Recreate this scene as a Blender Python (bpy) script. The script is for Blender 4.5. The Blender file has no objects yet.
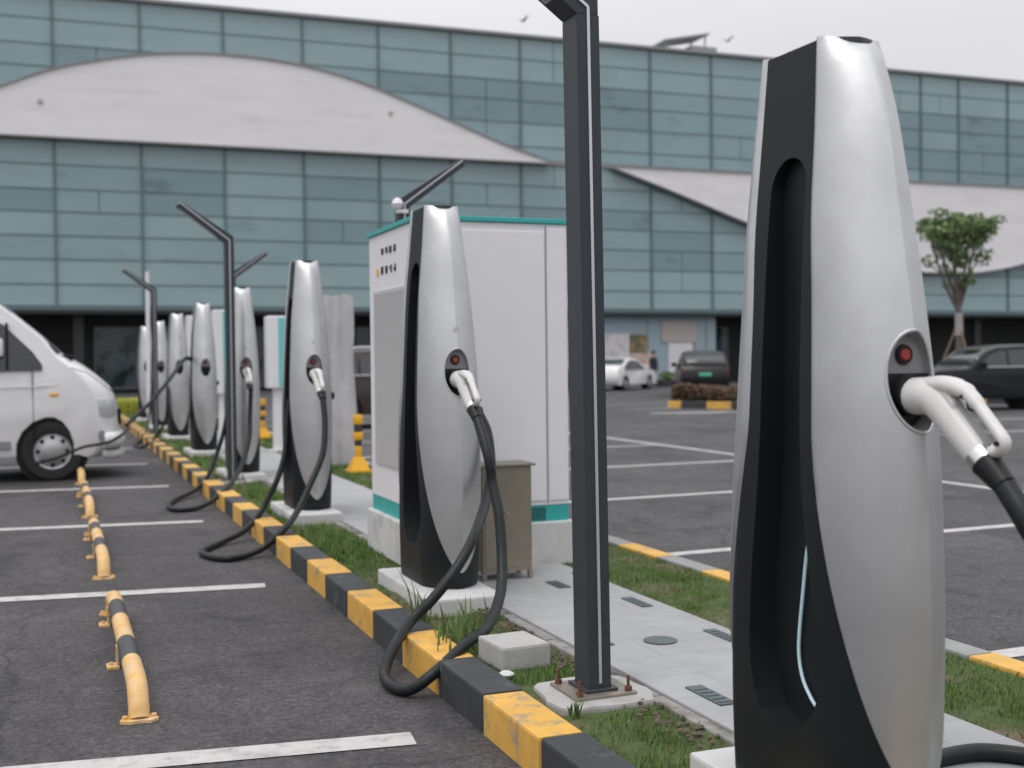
import bpy, bmesh, math, random
from mathutils import Vector, Matrix
random.seed(7)
R = math.radians
scn = bpy.context.scene
COL = scn.collection

# ------------------------------------------------------------------ materials
def _n(nt, t, **kw):
    n = nt.nodes.new(t)
    for k, v in kw.items():
        if k in n.inputs: n.inputs[k].default_value = v
        else: setattr(n, k, v)
    return n

def mat(name, col, rough=0.6, metal=0.0, var=0.0, vscale=4.0, bump=0.0, bscale=60.0, coat=0.0,
        col2=None, c2scale=1.2, c2lo=0.5, c2hi=0.62, emit=None, estr=0.0, rvar=0.0, stretch=None, alpha=None, ior=None, spec=None):
    m = bpy.data.materials.new(name); m.use_nodes = True
    nt = m.node_tree; b = nt.nodes['Principled BSDF']
    b.inputs['Roughness'].default_value = rough; b.inputs['Metallic'].default_value = metal
    b.inputs['Coat Weight'].default_value = coat
    if coat: b.inputs['Coat Roughness'].default_value = 0.06
    if spec is not None: b.inputs['Specular IOR Level'].default_value = spec
    if ior: b.inputs['IOR'].default_value = ior
    c = (*col, 1.0)
    b.inputs['Base Color'].default_value = c
    tc = nt.nodes.new('ShaderNodeTexCoord'); src = tc.outputs['Object']
    if stretch:
        mp = nt.nodes.new('ShaderNodeMapping'); mp.inputs['Scale'].default_value = stretch
        nt.links.new(src, mp.inputs['Vector']); src = mp.outputs['Vector']
    last = None
    if var > 0:
        nz = _n(nt, 'ShaderNodeTexNoise', Scale=vscale, Detail=8.0, Roughness=0.65)
        nt.links.new(src, nz.inputs['Vector'])
        mr = _n(nt, 'ShaderNodeMapRange'); mr.inputs['From Min'].default_value = 0.25; mr.inputs['From Max'].default_value = 0.75
        mr.inputs['To Min'].default_value = 1 - var; mr.inputs['To Max'].default_value = 1 + var
        nt.links.new(nz.outputs['Fac'], mr.inputs['Value'])
        mx = _n(nt, 'ShaderNodeMix', data_type='RGBA', blend_type='MULTIPLY'); mx.inputs['Factor'].default_value = 1
        mx.inputs['A'].default_value = c
        nt.links.new(mr.outputs['Result'], mx.inputs['B']); last = mx.outputs['Result']
    if col2:
        nz2 = _n(nt, 'ShaderNodeTexNoise', Scale=c2scale, Detail=7.0, Roughness=0.6)
        nt.links.new(src, nz2.inputs['Vector'])
        mr2 = _n(nt, 'ShaderNodeMapRange'); mr2.inputs['From Min'].default_value = c2lo; mr2.inputs['From Max'].default_value = c2hi
        nt.links.new(nz2.outputs['Fac'], mr2.inputs['Value'])
        mx2 = _n(nt, 'ShaderNodeMix', data_type='RGBA'); mx2.inputs['A'].default_value = c; mx2.inputs['B'].default_value = (*col2, 1)
        if last: nt.links.new(last, mx2.inputs['A'])
        nt.links.new(mr2.outputs['Result'], mx2.inputs['Factor']); last = mx2.outputs['Result']
    if last: nt.links.new(last, b.inputs['Base Color'])
    if rvar:
        nz4 = _n(nt, 'ShaderNodeTexNoise', Scale=3.0, Detail=5.0); nt.links.new(src, nz4.inputs['Vector'])
        mr4 = _n(nt, 'ShaderNodeMapRange'); mr4.inputs['To Min'].default_value = rough - rvar; mr4.inputs['To Max'].default_value = rough + rvar
        nt.links.new(nz4.outputs['Fac'], mr4.inputs['Value']); nt.links.new(mr4.outputs['Result'], b.inputs['Roughness'])
    if bump > 0:
        nz3 = _n(nt, 'ShaderNodeTexNoise', Scale=bscale, Detail=6.0, Roughness=0.7)
        nt.links.new(src, nz3.inputs['Vector'])
        bp = _n(nt, 'ShaderNodeBump'); bp.inputs['Strength'].default_value = bump; bp.inputs['Distance'].default_value = 0.02
        nt.links.new(nz3.outputs['Fac'], bp.inputs['Height']); nt.links.new(bp.outputs['Normal'], b.inputs['Normal'])
    if emit:
        b.inputs['Emission Color'].default_value = (*emit, 1); b.inputs['Emission Strength'].default_value = estr
    return m

M = {}
M['silver'] = mat('brushed_silver', (.575, .585, .595), .47, 1.0, var=.10, vscale=2.2, rvar=.06, bump=.02, bscale=55, col2=(.49, .495, .50), c2scale=3.5, c2lo=.45, c2hi=.75)
M['dark'] = mat('charcoal_plastic', (.011, .0145, .0165), .48, 0, spec=.22, var=.15, vscale=9, bump=.05, bscale=220)
M['recess'] = mat('socket_grey', (.24, .245, .25), .45)
M['black'] = mat('black_rubber', (.009, .010, .011), .4, spec=.3, var=.25, vscale=12)
M['hose'] = mat('cable_rubber', (.012, .0145, .0155), .42, spec=.3, var=.3, vscale=25)
M['gun'] = mat('white_gun_plastic', (.62, .61, .60), .35, var=.05, vscale=14)
M['chrome'] = mat('chrome', (.7, .7, .7), .18, 1)
M['red'] = mat('red_button', (.34, .035, .028), .5)
M['led'] = mat('pale_blue_strip', (.50, .66, .72), .35, emit=(.5, .7, .8), estr=.18)
M['white_metal'] = mat('white_painted_metal', (.76, .755, .785), .42, var=.03, vscale=3)
M['vent_grey'] = mat('grey_vent_panel', (.50, .50, .50), .5, var=.06, vscale=20)
M['teal'] = mat('teal_paint', (.03, .38, .37), .4, var=.05)
M['pale_teal'] = mat('pale_teal_paint', (.17, .55, .56), .4, var=.05)
M['dteal'] = mat('teal_vent', (.01, .12, .12), .5)
M['concrete'] = mat('concrete', (.40, .40, .39), .85, var=.14, vscale=5, bump=.25, bscale=50, col2=(.25, .245, .23), c2scale=3, c2lo=.52, c2hi=.75)
M['concrete_w'] = mat('whitewashed_concrete', (.56, .56, .56), .8, var=.10, vscale=5, bump=.2, bscale=45, col2=(.35, .34, .32), c2scale=4, c2lo=.55, c2hi=.8)
M['yellow'] = mat('kerb_yellow', (.68, .39, .075), .6, var=.16, vscale=8, bump=.15, bscale=60, col2=(.34, .27, .17), c2scale=9, c2lo=.55, c2hi=.66)
M['kblack'] = mat('kerb_black', (.034, .040, .044), .6, var=.3, vscale=6, bump=.2, bscale=60, col2=(.12, .12, .115), c2scale=7, c2lo=.6, c2hi=.74)
M['kgrey'] = mat('kerb_grey', (.26, .27, .27), .75, var=.15, vscale=8, bump=.2, bscale=50)
M['stopyel'] = mat('stop_yellow', (.70, .41, .12), .5, var=.15, vscale=14, col2=(.66, .48, .27), c2scale=7, c2lo=.42, c2hi=.6)
M['stopblk'] = mat('stop_black', (.045, .052, .055), .5, var=.2, vscale=14)
M['pole'] = mat('pole_charcoal', (.040, .048, .056), .45, .1, spec=.35, var=.08, vscale=5)
M['alu'] = mat('aluminium_strip', (.62, .63, .65), .3, .6)
M['steel'] = mat('stainless_steel', (.27, .245, .20), .45, .6, var=.18, vscale=2.5, rvar=.08, col2=(.38, .31, .24), c2scale=5, c2lo=.55, c2hi=.7)
M['rust'] = mat('rusty_bolt', (.13, .05, .03), .8)
M['tarp'] = mat('grey_tarp', (.46, .46, .475), .42, bump=.6, bscale=6, var=.08, vscale=5)
M['wpaint'] = mat('van_white', (.72, .72, .73), .3, coat=.6, var=.03, vscale=2)
M['cwhite'] = mat('car_white', (.78, .78, .78), .3, coat=.6)
M['cblack'] = mat('car_black', (.010, .012, .015), .35, coat=.15, spec=.3)
M['cdark'] = mat('car_charcoal', (.014, .015, .018), .35, coat=.15, spec=.3)
M['cmaroon'] = mat('car_maroon', (.035, .022, .022), .35, coat=.4)
M['cglass'] = mat('car_glass', (.012, .016, .018), .08, ior=1.8)
M['tyre'] = mat('tyre_rubber', (.018, .018, .018), .8, bump=.2, bscale=60)
M['hub'] = mat('hubcap', (.42, .42, .43), .35, .5)
M['lampglass'] = mat('lamp_glass', (.55, .57, .6), .12, .3)
M['redlamp'] = mat('tail_red', (.35, .01, .01), .2)
M['greenplate'] = mat('green_plate', (.10, .50, .30), .4)
M['blueplate'] = mat('blue_plate', (.05, .14, .45), .4)
M['lens'] = mat('white_cladding', (.80, .79, .80), .6, var=.05, vscale=.9, stretch=(.25, 1, 1.6), col2=(.72, .71, .715), c2scale=1.3, c2lo=.5, c2hi=.7)
M['trim'] = mat('facade_trim', (.26, .265, .27), .5)
M['mull'] = mat('mullion_grey', (.11, .17, .185), .45)
M['soffit'] = mat('soffit_dark', (.03, .033, .035), .7)
M['roofm'] = mat('roof_grey', (.30, .31, .32), .7)
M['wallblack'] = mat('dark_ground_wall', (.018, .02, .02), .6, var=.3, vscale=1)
M['wallblue'] = mat('bluish_wall', (.30, .39, .44), .55, var=.05, vscale=.8)
M['wallbeige'] = mat('beige_panel', (.42, .38, .36), .7, var=.08, vscale=2)
M['doorwhite'] = mat('door_white', (.66, .66, .68), .5)
M['poster_w'] = mat('poster_white', (.62, .60, .62), .5, col2=(.45, .44, .47), c2scale=2.2)
M['poster_g'] = mat('poster_green', (.10, .11, .06), .5, col2=(.38, .24, .10), c2scale=2.4, c2lo=.48, c2hi=.6)
M['poster_p'] = mat('poster_pink', (.55, .43, .38), .5, col2=(.4, .25, .22), c2scale=3.5)
M['leafdark'] = mat('leaf_dark', (.09, .15, .055), .6, var=.4, vscale=9)
M['leafmid'] = mat('leaf_mid', (.15, .24, .085), .6, var=.35, vscale=9)
M['leaflight'] = mat('leaf_light', (.22, .32, .12), .6, var=.3, vscale=9)
M['leafyel'] = mat('leaf_yellow', (.36, .38, .035), .6, var=.25, vscale=5)
M['bark'] = mat('bark', (.13, .115, .10), .85, var=.3, vscale=10, bump=.4, bscale=40)
M['wrap'] = mat('trunk_wrap', (.34, .33, .31), .8)
M['wood'] = mat('stake_wood', (.20, .155, .11), .8)
M['hedgeleaf'] = mat('hedge_leaf', (.03, .045, .018), .8, var=.4, vscale=6)
M['hedge'] = mat('hedge_core', (.03, .04, .02), .9, var=.4, vscale=8)
M['brownleaf'] = mat('brown_leaf', (.12, .065, .04), .8, var=.3, vscale=9)
M['skin'] = mat('skin', (.45, .28, .2), .55)
M['cloth'] = mat('navy_cloth', (.02, .024, .035), .85, bump=.2, bscale=60)
M['hair'] = mat('hair', (.01, .01, .01), .7)
M['ink'] = mat('dark_print', (.03, .03, .035), .6)
M['orangep'] = mat('guard_yellow', (.80, .42, .02), .45, var=.06)
M['puddle'] = mat('cover_slate', (.075, .10, .105), .45, var=.2, vscale=20)
M['bird'] = mat('bird_grey', (.22, .2, .2), .8)

def glass_tone(name, col, dark):
    m = mat(name, col, .12, 0, var=.10, vscale=.5, stretch=(.5, 1, 1.4), col2=dark, c2scale=.55, c2lo=.56, c2hi=.66, ior=1.6)
    return m
M['g0'] = glass_tone('glazing_pale', (.27, .385, .405), (.25, .355, .375))
M['g1'] = glass_tone('glazing_mid', (.235, .35, .378), (.18, .28, .305))
M['g2'] = glass_tone('glazing_deep', (.185, .285, .312), (.12, .19, .215))
M['shop'] = mat('shop_glass', (.10, .145, .165), .08, var=.3, vscale=.6, col2=(.02, .035, .03), c2scale=.8, c2lo=.5, c2hi=.56, ior=1.5)

# asphalt with aggregate, worn patches, oil stains
def asphalt(name, base, light, cracks=True):
    m = bpy.data.materials.new(name); m.use_nodes = True
    nt = m.node_tree; b = nt.nodes['Principled BSDF']; b.inputs['Roughness'].default_value = .82
    tc = nt.nodes.new('ShaderNodeTexCoord')
    big = _n(nt, 'ShaderNodeTexNoise', Scale=.55, Detail=8.0, Roughness=.62)
    mid = _n(nt, 'ShaderNodeTexNoise', Scale=6.0, Detail=9.0, Roughness=.75)
    fine = _n(nt, 'ShaderNodeTexVoronoi', Scale=60.0)
    fn = _n(nt, 'ShaderNodeTexNoise', Scale=30.0, Detail=5.0, Roughness=.8)
    for t in (big, mid, fine, fn): nt.links.new(tc.outputs['Object'], t.inputs['Vector'])
    def rng(o, a, b_, c, d):
        r = _n(nt, 'ShaderNodeMapRange')
        for k, v in zip(('From Min', 'From Max', 'To Min', 'To Max'), (a, b_, c, d)): r.inputs[k].default_value = v
        nt.links.new(o, r.inputs['Value']); return r.outputs['Result']
    def mul(a, b_):
        x = _n(nt, 'ShaderNodeMath', operation='MULTIPLY'); nt.links.new(a, x.inputs[0]); nt.links.new(b_, x.inputs[1]); return x.outputs[0]
    f = mul(rng(big.outputs['Fac'], .32, .68, .68, 1.22), rng(mid.outputs['Fac'], .3, .7, .66, 1.34))
    f = mul(f, rng(fine.outputs['Distance'], 0, .6, 1.35, .72))
    f = mul(f, rng(fn.outputs['Fac'], .32, .68, .35, 1.65))
    mx = _n(nt, 'ShaderNodeMix', data_type='RGBA', blend_type='MULTIPLY'); mx.inputs['Factor'].default_value = 1
    mx.inputs['A'].default_value = (*base, 1); nt.links.new(f, mx.inputs['B'])
    st = _n(nt, 'ShaderNodeTexNoise', Scale=1.7, Detail=6.0, Roughness=.7); mp = nt.nodes.new('ShaderNodeMapping')
    mp.inputs['Location'].default_value = (3, 8, 1); nt.links.new(tc.outputs['Object'], mp.inputs['Vector']); nt.links.new(mp.outputs['Vector'], st.inputs['Vector'])
    mx2 = _n(nt, 'ShaderNodeMix', data_type='RGBA'); mx2.inputs['B'].default_value = (*light, 1)
    nt.links.new(mx.outputs['Result'], mx2.inputs['A']); nt.links.new(rng(st.outputs['Fac'], .58, .74, 0, .55), mx2.inputs['Factor'])
    sn = _n(nt, 'ShaderNodeTexNoise', Scale=.9, Detail=9.0, Roughness=.72, Distortion=.8); ms = nt.nodes.new('ShaderNodeMapping'); ms.inputs['Location'].default_value = (11, 2, 0); ms.inputs['Scale'].default_value = (1.0, .7, 1)
    nt.links.new(tc.outputs['Object'], ms.inputs['Vector']); nt.links.new(ms.outputs['Vector'], sn.inputs['Vector'])
    mx4 = _n(nt, 'ShaderNodeMix', data_type='RGBA', blend_type='MULTIPLY'); mx4.inputs['Factor'].default_value = 1
    nt.links.new(mx2.outputs['Result'], mx4.inputs['A']); nt.links.new(rng(sn.outputs['Fac'], .50, .64, 1.0, .55), mx4.inputs['B'])
    out = mx4.outputs['Result']
    if cracks:
        vo = _n(nt, 'ShaderNodeTexVoronoi', Scale=.42, feature='DISTANCE_TO_EDGE')
        wn = _n(nt, 'ShaderNodeTexNoise', Scale=2.5, Detail=6.0)
        add = _n(nt, 'ShaderNodeMix', data_type='RGBA', blend_type='ADD'); add.inputs['Factor'].default_value = .35
        nt.links.new(tc.outputs['Object'], wn.inputs['Vector']); nt.links.new(tc.outputs['Object'], add.inputs['A']); nt.links.new(wn.outputs['Color'], add.inputs['B'])
        nt.links.new(add.outputs['Result'], vo.inputs['Vector'])
        mx3 = _n(nt, 'ShaderNodeMix', data_type='RGBA', blend_type='MULTIPLY'); mx3.inputs['Factor'].default_value = 1
        nt.links.new(out, mx3.inputs['A']); nt.links.new(rng(vo.outputs['Distance'], 0, .008, .58, 1), mx3.inputs['B']); out = mx3.outputs['Result']
    nt.links.new(out, b.inputs['Base Color'])
    bp = _n(nt, 'ShaderNodeBump'); bp.inputs['Strength'].default_value = .45; bp.inputs['Distance'].default_value = .012
    nt.links.new(f, bp.inputs['Height']); nt.links.new(bp.outputs['Normal'], b.inputs['Normal'])
    return m
M['asphalt'] = asphalt('asphalt', (.083, .080, .084), (.12, .116, .115))
M['lotasphalt'] = asphalt('smooth_asphalt', (.092, .093, .099), (.12, .12, .12))

def worn_white():
    m = mat('road_paint', (.50, .49, .48), .7, var=.12, vscale=12, bump=.2, bscale=80, col2=(.27, .26, .255), c2scale=9, c2lo=.50, c2hi=.72)
    return m
M['paint'] = worn_white()

def brick_mat(name, c1, c2, mortar, bw, rh, off=.5):
    m = bpy.data.materials.new(name); m.use_nodes = True; nt = m.node_tree; b = nt.nodes['Principled BSDF']; b.inputs['Roughness'].default_value = .85
    tc = nt.nodes.new('ShaderNodeTexCoord'); br = _n(nt, 'ShaderNodeTexBrick', Scale=1.0); br.offset = off
    br.inputs['Color1'].default_value = (*c1, 1); br.inputs['Color2'].default_value = (*c2, 1); br.inputs['Mortar'].default_value = (*mortar, 1)
    br.inputs['Mortar Size'].default_value = .004; br.inputs['Brick Width'].default_value = bw; br.inputs['Row Height'].default_value = rh
    nt.links.new(tc.outputs['Object'], br.inputs['Vector'])
    nz = _n(nt, 'ShaderNodeTexNoise', Scale=3.0, Detail=8.0, Roughness=.7); nt.links.new(tc.outputs['Object'], nz.inputs['Vector'])
    mr = _n(nt, 'ShaderNodeMapRange'); mr.inputs['From Min'].default_value = .3; mr.inputs['From Max'].default_value = .7; mr.inputs['To Min'].default_value = .86; mr.inputs['To Max'].default_value = 1.1
    nt.links.new(nz.outputs['Fac'], mr.inputs['Value'])
    mx = _n(nt, 'ShaderNodeMix', data_type='RGBA', blend_type='MULTIPLY'); mx.inputs['Factor'].default_value = 1
    nt.links.new(br.outputs['Color'], mx.inputs['A']); nt.links.new(mr.outputs['Result'], mx.inputs['B']); nt.links.new(mx.outputs['Result'], b.inputs['Base Color'])
    bp = _n(nt, 'ShaderNodeBump'); bp.inputs['Strength'].default_value = .2; bp.inputs['Distance'].default_value = .01
    nt.links.new(br.outputs['Fac'], bp.inputs['Height']); bp.invert = True; nt.links.new(bp.outputs['Normal'], b.inputs['Normal'])
    return m
M['paver'] = brick_mat('grey_pavers', (.34, .35, .355), (.325, .335, .34), (.28, .285, .288), .60, .30)

def soil_mat():
    m = mat('turf_soil', (.065, .095, .028), .95, var=.45, vscale=14, bump=.8, bscale=30, col2=(.16, .125, .085), c2scale=2.6, c2lo=.50, c2hi=.62)
    return m
M['turf'] = soil_mat()
M['edging'] = mat('soiled_edging', (.27, .265, .25), .9, var=.25, vscale=9, bump=.4, bscale=40, col2=(.10, .085, .065), c2scale=5, c2lo=.44, c2hi=.6)
M['soil'] = mat('bare_soil', (.16, .125, .095), .95, var=.35, vscale=20, bump=1, bscale=35, col2=(.07, .08, .035), c2scale=6)
M['grass0'] = mat('grass_blade', (.10, .19, .036), .7, var=.35, vscale=7)
M['grass1'] = mat('grass_blade_dry', (.14, .17, .055), .8, var=.3, vscale=7)

# ------------------------------------------------------------------ mesh helpers
class MB:
    def __init__(s): s.v = []; s.f = []; s.m = []
    def add(s, vs, fs, mi=0):
        o = len(s.v); s.v += [tuple(v) for v in vs]; s.f += [tuple(i + o for i in f) for f in fs]; s.m += [mi] * len(fs); return s
    def box(s, x0, x1, y0, y1, z0, z1, mi=0, rz=0, c=None):
        vs = [(x, y, z) for z in (z0, z1) for y in (y0, y1) for x in (x0, x1)]
        if rz:
            cx, cy = c if c else ((x0 + x1) / 2, (y0 + y1) / 2)
            ca, sa = math.cos(rz), math.sin(rz)
            vs = [(cx + (x - cx) * ca - (y - cy) * sa, cy + (x - cx) * sa + (y - cy) * ca, z) for x, y, z in vs]
        return s.add(vs, [(0, 2, 3, 1), (4, 5, 7, 6), (0, 1, 5, 4), (2, 6, 7, 3), (0, 4, 6, 2), (1, 3, 7, 5)], mi)
    def prism(s, pts, axis, a, b, mi=0, scale_b=None):
        # pts 2-D outline; axis 'x': (y,z); 'y': (x,z); 'z': (x,y)
        def P(p, d):
            return {'x': (d, p[0], p[1]), 'y': (p[0], d, p[1]), 'z': (p[0], p[1], d)}[axis]
        n = len(pts); pb = pts
        if scale_b:
            cx = sum(p[0] for p in pts) / n; cy = sum(p[1] for p in pts) / n
            pb = [(cx + (p[0] - cx) * scale_b[0], cy + (p[1] - cy) * scale_b[1]) for p in pts]
        vs = [P(p, a) for p in pts] + [P(p, b) for p in pb]
        return s.add(vs, [tuple(range(n))[::-1], tuple(range(n, 2 * n))] + [(i, (i + 1) % n, n + (i + 1) % n, n + i) for i in range(n)], mi)
    def tube(s, pts, r, n=10, mi=0, caps=True, mfun=None, flat=None):
        pts = [Vector(p) for p in pts]; k = len(pts); rs = r if isinstance(r, (list, tuple)) else [r] * k
        rings = []; up = None
        for i, p in enumerate(pts):
            t = (pts[min(i + 1, k - 1)] - pts[max(i - 1, 0)]).normalized()
            if up is None:
                up = Vector((0, 0, 1)) if abs(t.z) < .9 else Vector((1, 0, 0))
            a = t.cross(up)
            if a.length < 1e-4: a = t.orthogonal()
            a.normalize(); b = a.cross(t).normalized(); up = b
            q = flat if flat else 1
            rings.append([p + a * (rs[i] * math.cos(6.28318 * j / n)) + b * (rs[i] * q * math.sin(6.28318 * j / n)) for j in range(n)])
        o = len(s.v)
        for rg in rings: s.v += [tuple(v) for v in rg]
        for i in range(k - 1):
            for j in range(n):
                s.f.append((o + i * n + j, o + i * n + (j + 1) % n, o + (i + 1) * n + (j + 1) % n, o + (i + 1) * n + j))
                s.m.append(mfun(i) if mfun else mi)
        if caps:
            s.f.append(tuple(o + j for j in range(n))[::-1]); s.m.append(mfun(0) if mfun else mi)
            s.f.append(tuple(o + (k - 1) * n + j for j in range(n))); s.m.append(mfun(k - 2) if mfun else mi)
        return s
    def rev(s, prof, n=24, c=(0, 0, 0), axis='z', mi=0):
        # prof: (r,h) list, closed with end caps
        o = len(s.v)
        for r, h in prof:
            for j in range(n):
                a = 6.28318 * j / n; x, y = r * math.cos(a), r * math.sin(a)
                v = {'z': (x, y, h), 'y': (x, h, y), 'x': (h, x, y)}[axis]
                s.v.append((v[0] + c[0], v[1] + c[1], v[2] + c[2]))
        for i in range(len(prof) - 1):
            for j in range(n):
                s.f.append((o + i * n + j, o + i * n + (j + 1) % n, o + (i + 1) * n + (j + 1) % n, o + (i + 1) * n + j)); s.m.append(mi)
        s.f.append(tuple(o + j for j in range(n))[::-1]); s.m.append(mi)
        s.f.append(tuple(o + (len(prof) - 1) * n + j for j in range(n))); s.m.append(mi)
        return s
    def build(s, name, mats, parent=None, smooth=False, bevel=0, segs=2, angle=35, recalc=True, loc=None):
        me = bpy.data.meshes.new(name); me.from_pydata(s.v, [], s.f)
        if not isinstance(mats, (list, tuple)): mats = [mats]
        for m in mats: me.materials.append(m)
        if len(mats) > 1: me.polygons.foreach_set('material_index', s.m)
        if recalc or bevel:
            bm = bmesh.new(); bm.from_mesh(me)
            if recalc: bmesh.ops.recalc_face_normals(bm, faces=bm.faces)
            if bevel:
                es = [e for e in bm.edges if len(e.link_faces) == 2 and e.calc_face_angle(0) > R(angle)]
                if es: bmesh.ops.bevel(bm, geom=es, offset=bevel, segments=segs, affect='EDGES', profile=.6, clamp_overlap=True, material=-1)
            bm.to_mesh(me); bm.free()
        if smooth:
            me.polygons.foreach_set('use_smooth', [True] * len(me.polygons))
            try: me.set_sharp_from_angle(angle=R(angle))
            except Exception: pass
        me.update()
        o = bpy.data.objects.new(name, me); COL.objects.link(o)
        if parent: o.parent = parent
        if loc: o.location = loc
        return o

def thing(name, label, cat, loc=(0, 0, 0), rz=0, group=None):
    o = bpy.data.objects.new(name, None); COL.objects.link(o); o.location = loc; o.rotation_euler = (0, 0, rz)
    o.empty_display_size = .2
    return tag(o, label, cat, group)
def tag(o, label, cat, group=None, kind=None):
    o['label'] = label; o['category'] = cat
    if group: o['group'] = group
    if kind: o['kind'] = kind
    return o
def struct(o): o['kind'] = 'structure'; return o
def kids(o): return [c for c in bpy.data.objects if c.parent == o]
def copy_tree(o, parent=None):
    c = o.copy(); COL.objects.link(c); c.parent = parent
    for ch in kids(o): copy_tree(ch, c)
    return c
def boolean(o, cutter_mb):
    """difference, applied; returns o with new mesh"""
    c = cutter_mb.build('cutter', M['recess'])
    md = o.modifiers.new('b', 'BOOLEAN'); md.object = c; md.operation = 'DIFFERENCE'; md.solver = 'EXACT'
    dg = bpy.context.evaluated_depsgraph_get(); dg.update()
    me = bpy.data.meshes.new_from_object(o.evaluated_get(dg)); old = o.data
    o.modifiers.clear(); o.data = me; bpy.data.objects.remove(c); bpy.data.meshes.remove(old)
    return o
def smooth_obj(o, ang=35):
    o.data.polygons.foreach_set('use_smooth', [True] * len(o.data.polygons))
    o.data.set_sharp_from_angle(angle=R(ang))
def spline(pts, per=8):
    P = [Vector(p) for p in pts]; P = [P[0] * 2 - P[1]] + P + [P[-1] * 2 - P[-2]]; out = []
    for i in range(1, len(P) - 2):
        for k in range(per):
            t = k / per; a, b, c, d = P[i - 1], P[i], P[i + 1], P[i + 2]
            out.append(.5 * ((2 * b) + (c - a) * t + (2 * a - 5 * b + 4 * c - d) * t * t + (3 * b - a - 3 * c + d) * t ** 3))
    out.append(P[-2]); return out
def hermite(tab):
    xs = [a for a, _ in tab]; ys = [b for _, b in tab]; n = len(xs)
    sl = [(ys[i + 1] - ys[i]) / (xs[i + 1] - xs[i]) for i in range(n - 1)]
    m = [sl[0]] + [(0 if sl[i - 1] * sl[i] <= 0 else 2 * sl[i - 1] * sl[i] / (sl[i - 1] + sl[i])) for i in range(1, n - 1)] + [sl[-1]]
    def f(x):
        x = min(max(x, xs[0]), xs[-1])
        i = max(k for k in range(n - 1) if x >= xs[k] - 1e-9); h = xs[i + 1] - xs[i]; t = (x - xs[i]) / h
        return ys[i] * (2 * t ** 3 - 3 * t * t + 1) + h * m[i] * (t ** 3 - 2 * t * t + t) + ys[i + 1] * (-2 * t ** 3 + 3 * t * t) + h * m[i + 1] * (t ** 3 - t * t)
    return f

# ------------------------------------------------------------------ ground and setting
g = MB(); g.add([(-600, -300, 0), (600, -300, 0), (600, 900, 0), (-600, 900, 0)], [(0, 1, 2, 3)])
struct(g.build('ground', M['asphalt'], recalc=False))
g = MB(); g.add([(3.7, -6, .004), (90, -6, .004), (90, 57, .004), (3.7, 57, .004)], [(0, 1, 2, 3)])
struct(g.build('parking_lot', M['lotasphalt'], recalc=False))
# painted lines
g = MB()
def stripe(a, b, w, z=.008):
    a, b = Vector(a), Vector(b); d = (b - a).normalized(); n = Vector((-d.y, d.x)) * w / 2
    g.add([(*(a - n), z), (*(b - n), z), (*(b + n), z), (*(a + n), z)], [(0, 1, 2, 3)])
for k in range(-1, 11):
    y = 4.26 + 3.30 * k
    stripe((1.23, y), (-4.6, y + .72), .15, .004)
for k in range(-1, 10):
    y = 4.36 + 3.16 * k
    stripe((3.72, y), (9.1, y + .22), .13)
stripe((9.15, -3), (9.15, 33), .13)
for k in range(-1, 10): stripe((14.6, 4.4 + 3.16 * k), (20.2, 4.6 + 3.16 * k), .13)
stripe((18.2, 26.3), (14.2, 27.2), .35)
struct(g.build('road_markings', M['paint'], recalc=False))

# near kerb, painted yellow/black in blocks
g = MB()
y = -2.66; k = 0
while y < 36:
    L = .555
    mi = 0 if k % 2 == 0 else 1
    j = random.uniform(-.004, .004)
    g.box(1.49 + j, 1.655 + j, y + .003, y + L - .003, -.1, .15 + random.uniform(-.003, .003), mi)
    y += L; k += 1
# phase so that a yellow block spans 3.65 .. 4.24
struct(g.build('kerb', [M['yellow'], M['kblack']], bevel=.012, segs=2, loc=(0, 3.665 - (-2.66 + .555 * 12) + .0, 0)))
g = MB(); y = -3.0; k = 0
while y < 36:
    g.box(3.56, 3.70, y + .003, y + .55, -.1, .145, 0 if k % 2 else 1); y += .555; k += 1
struct(g.build('lot_kerb', [M['yellow'], M['kgrey']], bevel=.012, loc=(0, .33, 0)))
# lawns (bumpy sheets) and path
def sheet(x0, x1, y0, y1, z, nx, ny, amp, m, name):
    s = MB(); vs = []
    for j in range(ny + 1):
        for i in range(nx + 1):
            e = 0 if i in (0, nx) else 1
            vs.append((x0 + (x1 - x0) * i / nx, y0 + (y1 - y0) * j / ny, z + e * random.uniform(-amp, amp)))
    s.add(vs, [(j * (nx + 1) + i, j * (nx + 1) + i + 1, (j + 1) * (nx + 1) + i + 1, (j + 1) * (nx + 1) + i) for j in range(ny) for i in range(nx)])
    return struct(s.build(name, m, smooth=True, angle=80, recalc=False))
sheet(1.64, 2.13, -3, 36, .118, 5, 300, .014, M['turf'], 'lawn')
sheet(2.92, 3.57, -3, 36, .125, 6, 300, .012, M['turf'], 'lawn')
g = MB(); g.box(2.13, 2.92, -3, 36, -.1, .142)
struct(g.build('path', M['paver'], bevel=.008))
g = MB(); y = -3
while y < 36:
    g.box(2.065, 2.125, y, y + .49, 0, .137 + random.uniform(-.006, .004), rz=random.uniform(-.004, .004)); y += .5
struct(g.build('path_edging', M['edging'], bevel=.008))

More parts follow.
